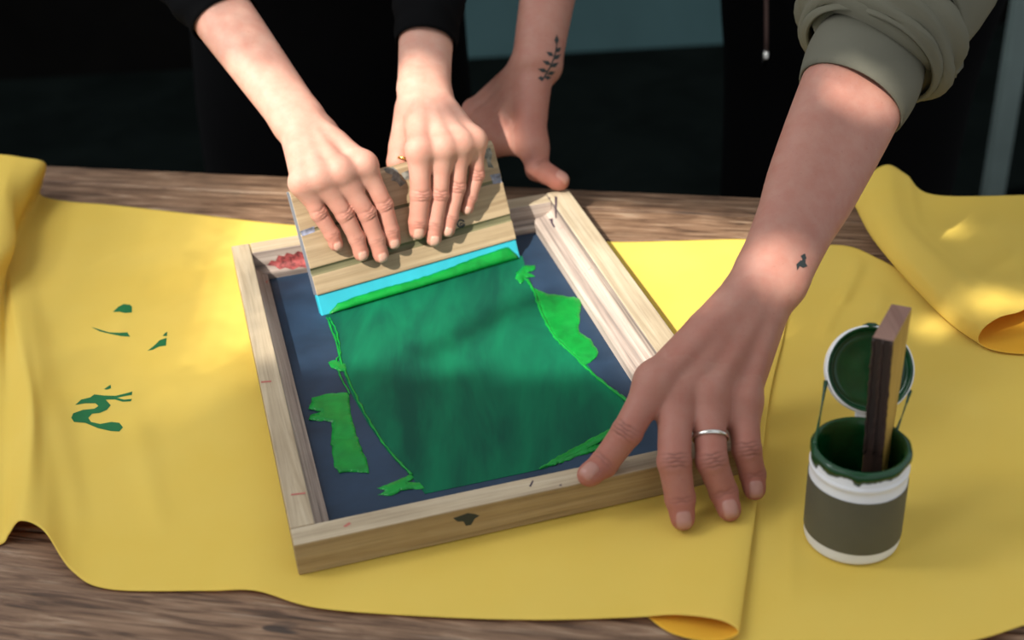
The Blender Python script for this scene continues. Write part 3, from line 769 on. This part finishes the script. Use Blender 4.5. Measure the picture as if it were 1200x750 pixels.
def polygonise(sdf, lo, hi, h, bs=6):
    lo = np.asarray(lo); nb = np.ceil((np.asarray(hi) - lo) / (h * bs)).astype(int); n = nb * bs + 1
    g = np.stack(np.meshgrid(*[np.arange(k) for k in nb], indexing='ij'), -1).reshape(-1, 3)
    cen = lo + (g + .5) * bs * h
    dc = sdf(cen); act = g[np.abs(dc) < bs * h * .87 * 1.25 + .003]
    val = np.full(tuple(n), np.nan, np.float32)
    k = np.arange(bs + 1); off = np.stack(np.meshgrid(k, k, k, indexing='ij'), -1).reshape(-1, 3)
    idx = (act[:, None, :] * bs + off[None]).reshape(-1, 3)
    flat = np.unique(np.ravel_multi_index(idx.T, tuple(n)))
    ijk = np.stack(np.unravel_index(flat, tuple(n)), -1)
    out = np.concatenate([sdf(lo + c * h) for c in np.array_split(ijk, max(1, len(ijk) // 250000))])
    val.ravel()[flat] = out
    # cells whose eight corners are known and change sign
    base_ = ijk[np.all(ijk < n - 1, axis=1)]
    co = np.array([(i, j, q) for i in (0, 1) for j in (0, 1) for q in (0, 1)])
    cv = np.stack([val[base_[:, 0] + a, base_[:, 1] + b, base_[:, 2] + c] for a, b, c in co], -1)
    ok = ~np.isnan(cv).any(1); base_ = base_[ok]; cv = cv[ok]
    sg = (cv < 0).any(1) & (cv >= 0).any(1); base_ = base_[sg]; cv = cv[sg]
    acc = np.zeros((len(base_), 3)); cnt = np.zeros(len(base_))
    for i in range(8):
        for j in range(i + 1, 8):
            if np.abs(co[i] - co[j]).sum() != 1: continue
            a, b = cv[:, i], cv[:, j]; x = (a < 0) != (b < 0)
            t = np.where(x, a / np.where(x, a - b, 1), 0)
            acc += np.where(x[:, None], co[i] + t[:, None] * (co[j] - co[i]), 0); cnt += x
    V = lo + (base_ + acc / cnt[:, None]) * h
    cid = np.full(tuple(n), -1, np.int32); cid[base_[:, 0], base_[:, 1], base_[:, 2]] = np.arange(len(base_))
    Fs = []
    for ax_ in range(3):
        o1 = np.zeros(3, int); o1[ax_] = 1
        u_ = np.zeros(3, int); u_[(ax_ + 1) % 3] = 1; w_ = np.zeros(3, int); w_[(ax_ + 2) % 3] = 1
        b = base_[np.all(base_ > 0, axis=1)]
        a0 = val[b[:, 0], b[:, 1], b[:, 2]]; q = b + o1; a1 = val[q[:, 0], q[:, 1], q[:, 2]]
        x = (a0 < 0) != (a1 < 0); b = b[x]; fl_ = a0[x] < 0
        c = [cid[tuple((b - s1 * u_ - s2 * w_).T)] for s1, s2 in ((0, 0), (1, 0), (1, 1), (0, 1))]
        q = np.stack(c, -1); good = (q >= 0).all(1); q = q[good]; fl_ = fl_[good]
        q[~fl_] = q[~fl_][:, ::-1]
        Fs.append(q)
    return V, np.concatenate(Fs)
def body_mesh(name, parts, mat):
    """one mesh from several polygonised pieces; parts: (V, F, attr)"""
    vs_, fs_, at_ = [], [], []; o = 0
    for V, Fq, A in parts: vs_.append(V); fs_.append(Fq + o); at_.append(A); o += len(V)
    V = np.concatenate(vs_).astype(np.float32); Q = np.concatenate(fs_).astype(np.int32); A = np.concatenate(at_).astype(np.float32)
    me = bpy.data.meshes.new(name); me.vertices.add(len(V)); me.vertices.foreach_set('co', V.ravel())
    me.loops.add(Q.size); me.loops.foreach_set('vertex_index', Q.ravel())
    me.polygons.add(len(Q)); me.polygons.foreach_set('loop_start', np.arange(0, Q.size, 4, dtype=np.int32)); me.polygons.foreach_set('loop_total', np.full(len(Q), 4, np.int32))
    me.update(calc_edges=True); me.validate()
    at = me.color_attributes.new('skin', 'FLOAT_COLOR', 'POINT'); at.data.foreach_set('color', A.ravel())
    return link(name, me, mat)
RES = 0.0011
def arm_parts(arm, res=RES):
    V, Q = polygonise(arm.sdf, arm.lo, arm.hi, res)
    return V, Q, arm.attr(V)

# squeegee-plane helper: pixel ray meets the handle face, lifted by off
def PS(u, v, off):
    d = ray(u, v); n = sn; o = BL + n * off
    return CAM + d * (((o - CAM) @ n) / (d @ n))
camdir = -FW
def fchain(px, offs, rad, hint, place):
    return Finger([place(u, v, o) for (u, v), o in zip(px, offs)], rad, hint)

# ---- woman: right hand (on the left of the handle) and left hand
hW = nrm(sn * .75 + sw * .35 + np.array([-.1, 0, .2]))
WR_f = [
 fchain([(427, 193), (450, 240), (458, 270), (463, 292)], (.024, .0165, .0105, .0075), (.0098, .0090, .0080, .0069), hW, PS),   # index
 fchain([(398, 201), (430, 250), (441, 280), (449, 308)], (.027, .0185, .0115, .0075), (.0098, .0092, .0081, .0071), hW, PS),   # middle
 fchain([(374, 207), (404, 251), (418, 279), (426, 306)], (.025, .0175, .0110, .0075), (.0096, .0090, .0079, .0069), hW, PS),   # ring
 fchain([(354, 214), (374, 250), (389, 274), (397, 294)], (.020, .0145, .0095, .0070), (.0092, .0083, .0073, .0062), hW, PS),   # little
]
k0 = depth(WR_f[1].p[0])
wW = PD(349, 140, k0 + .048)
latW = nrm(WR_f[0].p[0] - WR_f[3].p[0])
fW = PD(262, 20, k0 + .105); eW = PD(196, -70, k0 + .165)
doW = nrm(np.cross(latW, WR_f[1].p[0] - wW)); doW = doW if doW @ camdir > 0 else -doW
pl = lambda a, b: nrm(np.cross(np.cross(nrm(b - a), latW), nrm(b - a)))
WR_t = Finger([wW + latW * .018 - doW * .012 + nrm(WR_f[1].p[0] - wW) * .018, PS(440, 225, -.028), PS(455, 250, -.024), PS(462, 278, -.021)], (.0105, .0095, .0085, .0075), -sn, True)
lw = nrm(np.cross(doW, nrm(fW - wW))); lw = lw if lw @ latW > 0 else -lw
WR = Arm(WR_f, WR_t, wW, [(wW, lw * .0105, .0150), (wW * .72 + fW * .28, lw * .0105, .0165), (fW, lw * .0125, .0200), (eW, lw * .014, .024)], lw, doW, (.0145, .0112), 1.1)

hL = nrm(sn * .8 + sw * .3)
WL_f = [
 fchain([(491, 176), (493, 228), (490, 260), (489, 281)], (.027, .0185, .0110, .0075), (.0108, .0104, .0092, .0079), hL, PS),   # index
 fchain([(519, 172), (515, 228), (509, 262), (508, 289)], (.029, .0180, .0110, .0075), (.0098, .0092, .0083, .0073), hL, PS),
 fchain([(539, 168), (536, 219), (528, 254), (523, 278)], (.027, .0170, .0105, .0075), (.0092, .0085, .0075, .0066), hL, PS),
 fchain([(556, 165), (559, 205), (551, 231), (545, 252)], (.022, .0150, .0100, .0070), (.0086, .0076, .0067, .0058), hL, PS),
]
k1 = depth(WL_f[1].p[0])
wL = PD(497, 106, k1 + .052); latL = nrm(WL_f[0].p[0] - WL_f[3].p[0])
fL = PD(499, 52, k1 + .105); eL = PD(506, -50, k1 + .185)
doL = nrm(np.cross(latL, WL_f[1].p[0] - wL)); doL = doL if doL @ camdir > 0 else -doL
ll = nrm(np.cross(doL, nrm(fL - wL))); ll = ll if ll @ latL > 0 else -ll
WL_t = Finger([wL + latL * .018 - doL * .012 + nrm(WL_f[1].p[0] - wL) * .015, PS(468, 190, -.026), PS(474, 218, -.023), PS(478, 250, -.021)], (.0110, .0100, .0085, .0075), -sn, True)
WL = Arm(WL_f, WL_t, wL, [(wL, ll * .0115, .0150), (fL, ll * .0115, .0165), (eL, ll * .013, .022)], ll, doL, (.0145, .0112), 1.1)
woman = body_mesh('person', [arm_parts(WR), arm_parts(WL)], M['skin_w'])
tag(woman, 'person in black long sleeves pressing both hands on the squeegee', 'person')

# ---- man: right hand (thumb on the rear corner of the frame) and left hand (holding the near corner)
tB = PZ(666, 217, .0405); kB = depth(tB)
hT = nrm(np.array([.15, -.2, 1.0]))
wM = PD(629, 76, kB + .050); fM = PD(641, 0, kB + .085); eM = PD(662, -120, kB + .14)
MR_f = [
 Finger([PD(586, 153, kB + .048), PD(556, 192, kB + .074), PD(548, 226, kB + .072), PD(546, 252, kB + .062)], (.0125, .0110, .0095, .0082), (-.3, .3, .8)),
 Finger([PD(570, 142, kB + .064), PD(538, 186, kB + .092), PD(532, 222, kB + .090), PD(532, 252, kB + .080)], (.0125, .0110, .0095, .0082), (-.3, .3, .8)),
 Finger([PD(560, 134, kB + .084), PD(530, 170, kB + .108), PD(524, 206, kB + .108), PD(524, 236, kB + .098)], (.0120, .0105, .0090, .0080), (-.3, .3, .8)),
 Finger([PD(556, 130, kB + .102), PD(530, 156, kB + .124), PD(524, 186, kB + .124), PD(522, 210, kB + .116)], (.0105, .0090, .0080, .0070), (-.3, .3, .8)),
]
MR_t = Finger([PD(624, 108, kB + .040), PD(622, 152, kB + .022), PD(630, 198, kB + .006), tB], (.0150, .0138, .0130, .0102), hT, True)
latM = nrm(MR_f[0].p[0] - MR_f[3].p[0] + np.array([.03, -.01, 0])); doM = nrm(np.cross(latM, MR_f[1].p[0] - wM)); doM = doM if doM[2] + .3 * -doM[1] > 0 else -doM
lm = nrm(np.cross(FW, nrm(fM - wM)))
MR = Arm(MR_f, MR_t, wM, [(wM, lm * .0095, .0170), (fM, lm * .011, .0195), (eM, lm * .014, .026)], lm, doM, (.0165, .0130), .6, web2=.0125)

kT = depth(PZ(801, 612, .011))
hF = nrm(np.array([0, -.75, .55]))
ML_f = [
 Finger([PD(768, 447, kT + .020), PD(735, 506, kT + .010), PD(708, 543, kT + .018), PZ(681, 563, .0400)], (.0132, .0120, .0106, .0088), nrm(np.array([-.25, -.55, .75]))),
 Finger([PD(792, 462, kT + .024), PD(790, 541, kT - .004), PD(797, 584, kT + .000), PZ(802, 622, .0085)], (.0134, .0128, .0112, .0088), hF),
 Finger([PD(829, 462, kT + .026), PD(834, 540, kT + .002), PD(848, 577, kT + .008), PZ(859, 610, .0120)], (.0130, .0122, .0106, .0086), hF),
 Finger([PD(870, 470, kT + .034), PD(875, 527, kT + .016), PD(882, 556, kT + .020), PZ(886, 586, .0140)], (.0124, .0114, .0098, .0082), hF),
]
wN = PD(905, 322, kT + .062); fN = PD(955, 210, kT + .115); gN = PD(1008, 92, kT + .165); eN = PD(1062, -30, kT + .22)
latN = nrm(ML_f[0].p[0] - ML_f[3].p[0]); doN = nrm(np.cross(latN, ML_f[1].p[0] - wN)); doN = doN if doN @ camdir > 0 else -doN
ln_ = nrm(np.cross(doN, nrm(fN - wN))); ln_ = ln_ if ln_ @ latN > 0 else -ln_
ML_t = Finger([wN + latN * .006 - doN * .020 + nrm(ML_f[1].p[0] - wN) * .02, PD(800, 420, kT + .085), PD(800, 462, kT + .075), PD(806, 500, kT + .062)], (.0130, .0115, .0100, .0085), (0, 0, 1), True)
def bz(*px): return [PD(u, v, k) for u, v, k in px]
ML = Arm(ML_f, ML_t, wN, [(wN, ln_ * .0120, .0175), (wN * .5 + fN * .5, ln_ * .0135, .0195), (fN, ln_ * .0165, .0235), (gN, ln_ * .0200, .0280), (eN, ln_ * .020, .030)], ln_, doN, (.0170, .0140), 1.0, web=.008)
man = body_mesh('person', [arm_parts(MR), arm_parts(ML)], M['skin_m'])
tag(man, 'person in olive sweatshirt and black apron steadying the frame with both hands', 'person')

# ------------------------------------------------------------------ clothes
def sleeve(name, path, mat, parent, n=48, wr=.0015, thick=.0012, seed=1, nf=5):
    """path: (centre, lateral half width vector, half thickness)"""
    rnd = random.Random(seed); rings = []
    C_ = catmull(np.array([p[0] for p in path]), 10); A_ = catmull(np.array([p[1] for p in path]), 10); B_ = catmull(np.array([[p[2]] for p in path]), 10)
    ph = [rnd.uniform(0, 6.28) for _ in range(8)]
    for i in range(len(C_)):
        t = nrm(C_[min(i + 1, len(C_) - 1)] - C_[max(i - 1, 0)]); a = A_[i]; b = nrm(np.cross(t, a)) * B_[i][0]
        ring = []
        for q in range(n):
            an = 2 * math.pi * q / n
            w = 1 + (wr / .03) * (math.sin(nf * an + ph[0] + i * .35) * .5 + math.sin(3 * an + ph[1] - i * .5) * .5 + math.sin(i * .9 + ph[2] + 2 * an) * .8) * min(1, i / 6)
            ring.append(C_[i] + (a * math.cos(an) + b * math.sin(an)) * w)
        rings.append(ring)
    v, f = loft(rings, True, False)
    o = mesh(name, v, f, mat); s = o.modifiers.new('thickness', 'SOLIDIFY'); s.thickness = thick; s.offset = 1
    keep(o, parent); return o
def torso(name, rings, mat, parent, n=56):
    """rings: (cx, cy, z, half width, half depth)"""
    R_ = catmull(np.array(rings, float), 8); out = []
    for cx, cy, z, a, b in R_:
        out.append([(cx + a * np.sign(math.cos(q)) * abs(math.cos(q)) ** .8, cy + b * np.sign(math.sin(q)) * abs(math.sin(q)) ** .8, z + .004 * math.sin(5 * q + z * 30)) for q in np.linspace(0, 2 * math.pi, n, endpoint=False)])
    v, f = loft(out); o = mesh(name, v, f, mat); keep(o, parent); return o
# woman: black top
def upto(arm, k, wid, th): p, l, r = arm.fore[k]; return (p, nrm(l) * wid, th)
ax1 = nrm(eW - fW); e0 = fW + ax1 * -.004
shW = np.array([-.42, 1.66, .52]); shL = np.array([-.02, 1.70, .52])
sleeve('sleeve', [(e0, lw * .0355, .026), (fW + ax1 * .05, lw * .040, .032), (eW, lw * .046, .040), (eW * .55 + shW * .45 + np.array([-.03, 0, 0]), lw * .055, .050), (shW, lw * .07, .065)], M['black'], woman, seed=3)
ax2 = nrm(eL - fL)
sleeve('sleeve', [(fL + ax2 * -.001, ll * .0310, .0255), (fL + ax2 * .05, ll * .036, .032), (eL, ll * .044, .040), (eL * .55 + shL * .45, ll * .055, .050), (shL, ll * .07, .065)], M['black'], woman, seed=5)
torso('top', [(-.24, 1.86, FLOOR + .02, .20, .13), (-.24, 1.84, -.45, .21, .14), (-.24, 1.82, -.1, .20, .13), (-.23, 1.80, .12, .19, .12), (-.22, 1.76, .32, .20, .13), (-.22, 1.71, .5, .21, .12), (-.22, 1.69, .575, .15, .09), (-.22, 1.68, .61, .06, .06)], M['black'], woman)
# man: olive sweatshirt, black apron
shM = np.array([.36, 1.72, .56]); shN = np.array([.74, 1.66, .56])
ax3 = nrm(eN - gN)
torso('apron', [(.50, 1.84, FLOOR + .02, .15, .12), (.50, 1.82, -.45, .165, .13), (.505, 1.80, -.1, .175, .13), (.51, 1.78, .08, .195, .13), (.53, 1.76, .3, .215, .14), (.55, 1.72, .52, .215, .13), (.55, 1.69, .61, .15, .09), (.55, 1.68, .65, .06, .06)], M['black'], man)
cuff0 = gN + nrm(fN - gN) * .026
# ribbed cuff
rings = []; n = 120; cl = .060
for i in range(11):
    t = i / 10; c = cuff0 + ax3 * (cl * t); a = ln_ * (.0492 + .003 * math.sin(t * 3.14) + .002 * t); b = nrm(np.cross(ax3, ln_)) * (.0375 + .003 * math.sin(t * 3.14))
    rings.append([c + (a * math.cos(q) + b * math.sin(q)) * (1 + .006 * math.cos(q * 60)) for q in np.linspace(0, 2 * math.pi, n, endpoint=False)])
v, f = loft(rings, True, False); ob = mesh('cuff', v, f, M['rib']); sdm = ob.modifiers.new('thickness', 'SOLIDIFY'); sdm.thickness = .002; sdm.offset = -1; keep(ob, man)
s0 = cuff0 + ax3 * (cl - .004)
sleeve('sleeve', [(s0 - ax3 * .004, ln_ * .0585, .047), (s0 + ax3 * .008, ln_ * .0675, .057), (s0 + ax3 * .035, ln_ * .0735, .064), (s0 + ax3 * .08, ln_ * .074, .066), (eN * .5 + shN * .5, ln_ * .075, .07), (shN, ln_ * .085, .08)], M['olive'], man, seed=11, wr=.0016, thick=.003)
sleeve('sleeve', [(eM + nrm(eM - fM) * .05, lm * .056, .050), (eM * .6 + shM * .4, lm * .066, .06), (shM, lm * .08, .075)], M['olive'], man, seed=12, wr=.003)
# hanging drawstring
dp = [PY(898, v_, 1.655) for v_ in (-60, -20, 10, 40, 62)]
v, f = tube(dp, .0026, 8); cordo = keep(mesh('drawstring', v, f, M['cord']), man)
v, f = tube([PY(898, 60, 1.655), PY(896, 77, 1.655)], .0034, 10); keep(mesh('drawstring_tip', v, f, M['steel']), cordo)

# ------------------------------------------------------------------ rings
def band(p, axis, r, w, t, mat, name, label, cat):
    axis = nrm(axis); a = nrm(np.cross(axis, (0.3, .2, 1))); b = np.cross(axis, a)
    v, f = lathe_ax([(r, -w), (r + t * .8, -w * .9), (r + t, 0), (r + t * .8, w * .9), (r, w), (r, -w)], np.asarray(p), axis, a, b, 48)
    o = mesh(name, v, f, mat); tag(o, label, cat); return o
rf = ML_f[2]; rp_ = rf.p[0] * .34 + rf.p[1] * .66
band(rp_, rf.p[1] - rf.p[0], .0130, .0016, .0011, M['steel'], 'finger_ring', 'thin silver ring on the hand holding the near corner', 'ring')
tp = WL_t.p[1] * .4 + WL_t.p[0] * .6
ob = band(PS(473, 186, -.014), WL_t.p[1] - WL_t.p[0], .0052, .0012, .0012, M['gold'], 'finger_ring', 'small gold ring on the thumb behind the squeegee', 'ring')

# ------------------------------------------------------------------ tattoos and marks
bpy.context.view_layer.update()
tm = evaluated_bvh(man)
def leaf(cx, cy, ang, l, w):
    a = math.radians(ang); d = (math.cos(a), -math.sin(a)); n_ = (-d[1], d[0])
    return [(cx, cy), (cx + d[0] * l * .45 + n_[0] * w, cy + d[1] * l * .45 + n_[1] * w), (cx + d[0] * l, cy + d[1] * l), (cx + d[0] * l * .45 - n_[0] * w, cy + d[1] * l * .45 - n_[1] * w)]
decal('tattoo', [(634, 95), (638, 88), (644, 78), (649, 66), (652, 52), (653.2, 52), (650.5, 67), (645.5, 79), (639, 90), (635, 96)], tm, M['tattoo'], man, step=2)
for (x, y, a, l) in [(652, 53, 88, 11), (650, 62, 40, 9), (649, 66, 150, 9), (648, 70, 35, 10), (646, 76, 155, 10), (645, 79, 30, 10), (642, 84, 165, 11), (641, 87, 15, 9), (637, 92, 175, 6), (638, 91, 0, 7)]:
    decal('tattoo', leaf(x, y, a, l * 1.15, 2.7), tm, M['tattoo'], man, step=2)
for pts in ([(938, 300), (943, 297), (945, 303), (941, 306)], [(933, 310), (938, 305), (943, 307), (946, 312), (941, 314), (937, 312), (934, 317)], [(940, 304), (944, 305), (943, 309), (939, 308)]):
    decal('tattoo', pts, tm, M['tattoo'], man, step=2)
bars = [c for c in screen.children if c.name.startswith('frame_bar')]
B_ = [evaluated_bvh(b) for b in bars]
decal('paint_stain', [(313, 311), (318, 305), (323, 306), (326, 299), (333, 300), (336, 296), (344, 298), (349, 294), (356, 296), (359, 305), (361, 314), (350, 313), (343, 316), (334, 314), (328, 316), (322, 312)], B_[3], M['red'], bars[3], step=2)
decal('ink_blot', [(531, 607), (540, 604), (548, 601), (556, 602), (562, 604), (556, 608), (552, 615), (546, 616), (543, 611), (536, 611)], B_[2], M['blot'], bars[2], step=2)
for pts in ([(650, 230), (653, 231), (652.4, 256), (650.8, 256)], [(637, 233), (645, 231), (645, 233), (642, 235), (643, 242), (640, 246), (638, 245), (641, 241), (640, 236)], [(643, 257), (648, 256), (648, 261), (651, 266), (649, 267), (646, 262), (645, 259)]):
    for bb, bo in ((B_[1], bars[1]),): decal('pen_mark', pts, bb, M['pen'], bo, step=2)
for pts, k in (([(341, 579), (358, 577), (358, 579), (341, 581)], 0), ([(306, 447), (318, 446), (318, 448), (306, 449)], 0), ([(402, 617), (409, 612), (412, 614), (405, 618)], 2), ([(620, 570), (624, 563), (625.5, 564), (622, 571)], 2), ([(655, 569), (658, 567), (658, 570)], 2), ([(311, 330), (314, 328), (313, 333)], 0)):
    decal('pen_mark', pts, B_[k], M['redpen'] if k != 2 or pts[0][0] < 500 else M['pen'], bars[k], step=2)

# ------------------------------------------------------------------ added unseen sun blocker above and behind the camera, holes cut for sun patches
AD = 2.3
def gpt(u, v, z): p = PZ(u, v, z) if not isinstance(z, tuple) else PY(u, v, z[0]); return p - SUN * (p[2] / SUN[2])
def gy(p): return p - SUN * (p[2] / SUN[2])
def inpoly(X, Y, poly):
    r = np.zeros(X.shape, bool); n = len(poly)
    for i in range(n):
        (x0, y0), (x1, y1) = poly[i][:2], poly[(i + 1) % n][:2]
        c = ((y0 > Y) != (y1 > Y)) & (X < (x1 - x0) * (Y - y0) / (y1 - y0 + 1e-12) + x0)
        r ^= c
    return r
holes = [[PZ(*p, 0)[:2] for p in [(238, 196), (470, 205), (640, 236), (760, 243), (905, 262), (905, 432), (745, 452), (400, 436), (225, 442), (205, 380), (225, 300)]]]
def patch(c, rx, ry): g = gy(c); holes.append([(g[0] + rx * math.cos(a), g[1] + ry * math.sin(a)) for a in np.linspace(0, 2 * math.pi, 14, endpoint=False)])
holes.append([gy(p)[:2] for p in (WR.fore[2][0] + lw * .09, WR.fore[2][0] - lw * .07, wW - lw * .07, wW + lw * .06)])
patch(wL, .05, .045)
patch(wN + doN * .02, .030, .035)
patch(gN * .7 + fN * .3 + doN * .03, .035, .030)
patch(PZ(1078, 268, .012), .020, .016); patch(PZ(1172, 352, .026), .040, .022); patch(PZ(1092, 385, .002), .02, .012)
patch(eN, .03, .03)
cs = .008; X, Y = np.meshgrid(np.arange(-1.0, 1.3, cs), np.arange(.1, 2.0, cs), indexing='ij')
def dist_poly(X, Y, poly):
    d = np.full(X.shape, 9.)
    for (x0, y0), (x1, y1) in zip([p[:2] for p in poly], [p[:2] for p in poly[1:] + poly[:1]]):
        t = np.clip(((X - x0) * (x1 - x0) + (Y - y0) * (y1 - y0)) / ((x1 - x0) ** 2 + (y1 - y0) ** 2 + 1e-12), 0, 1)
        d = np.minimum(d, np.hypot(X - x0 - t * (x1 - x0), Y - y0 - t * (y1 - y0)))
    return np.where(inpoly(X, Y, poly), d, -d)
T = np.zeros(X.shape)
for k, hpoly in enumerate(holes):
    d_ = dist_poly(X, Y, hpoly); soft = .012
    if k == 0: soft = .012 + .10 * np.clip((-.22 - X) / .1, 0, 1)
    T = np.maximum(T, np.clip(.5 + d_ / (2 * soft), 0, 1) * (.62 if k == 1 else 1))
def band_(a, b, w, lo):
    global T
    (x0, y0), (x1, y1) = PZ(*a, 0)[:2], PZ(*b, 0)[:2]
    t = np.clip(((X - x0) * (x1 - x0) + (Y - y0) * (y1 - y0)) / ((x1 - x0) ** 2 + (y1 - y0) ** 2), 0, 1)
    q = np.hypot(X - x0 - t * (x1 - x0), Y - y0 - t * (y1 - y0))
    T = T * (1 - (1 - lo) * np.exp(-(q / w) ** 2))
band_((500, 415), (640, 352), .014, .35); band_((300, 420), (335, 330), .02, .6)
bayer = np.array([[0, 8, 2, 10], [12, 4, 14, 6], [3, 11, 1, 9], [15, 7, 13, 5]])
I_, J_ = np.meshgrid(np.arange(X.shape[0]), np.arange(X.shape[1]), indexing='ij')
cut = T > (bayer[I_ % 4, J_ % 4] + .5) / 16
off = SUN * AD
vid = {}; v = []; f = []
def vid_(i, j):
    if (i, j) not in vid: vid[(i, j)] = len(v); v.append((X[i, j] + off[0], Y[i, j] + off[1], off[2]))
    return vid[(i, j)]
for i in range(X.shape[0] - 1):
    for j in range(X.shape[1] - 1):
        if not cut[i, j]: f.append((vid_(i, j), vid_(i + 1, j), vid_(i + 1, j + 1), vid_(i, j + 1)))
M['sun_blocker'] = material('sun_blocker_mat', (0.5, 0.48, 0.44), 0.9)
blocker = mesh('sun_blocker', v, f, M['sun_blocker']); sdm = blocker.modifiers.new('thickness', 'SOLIDIFY'); sdm.thickness = .004
tag(blocker, 'added unseen sun blocker with holes shaped for the sun patches', 'sun_blocker', kind='structure')
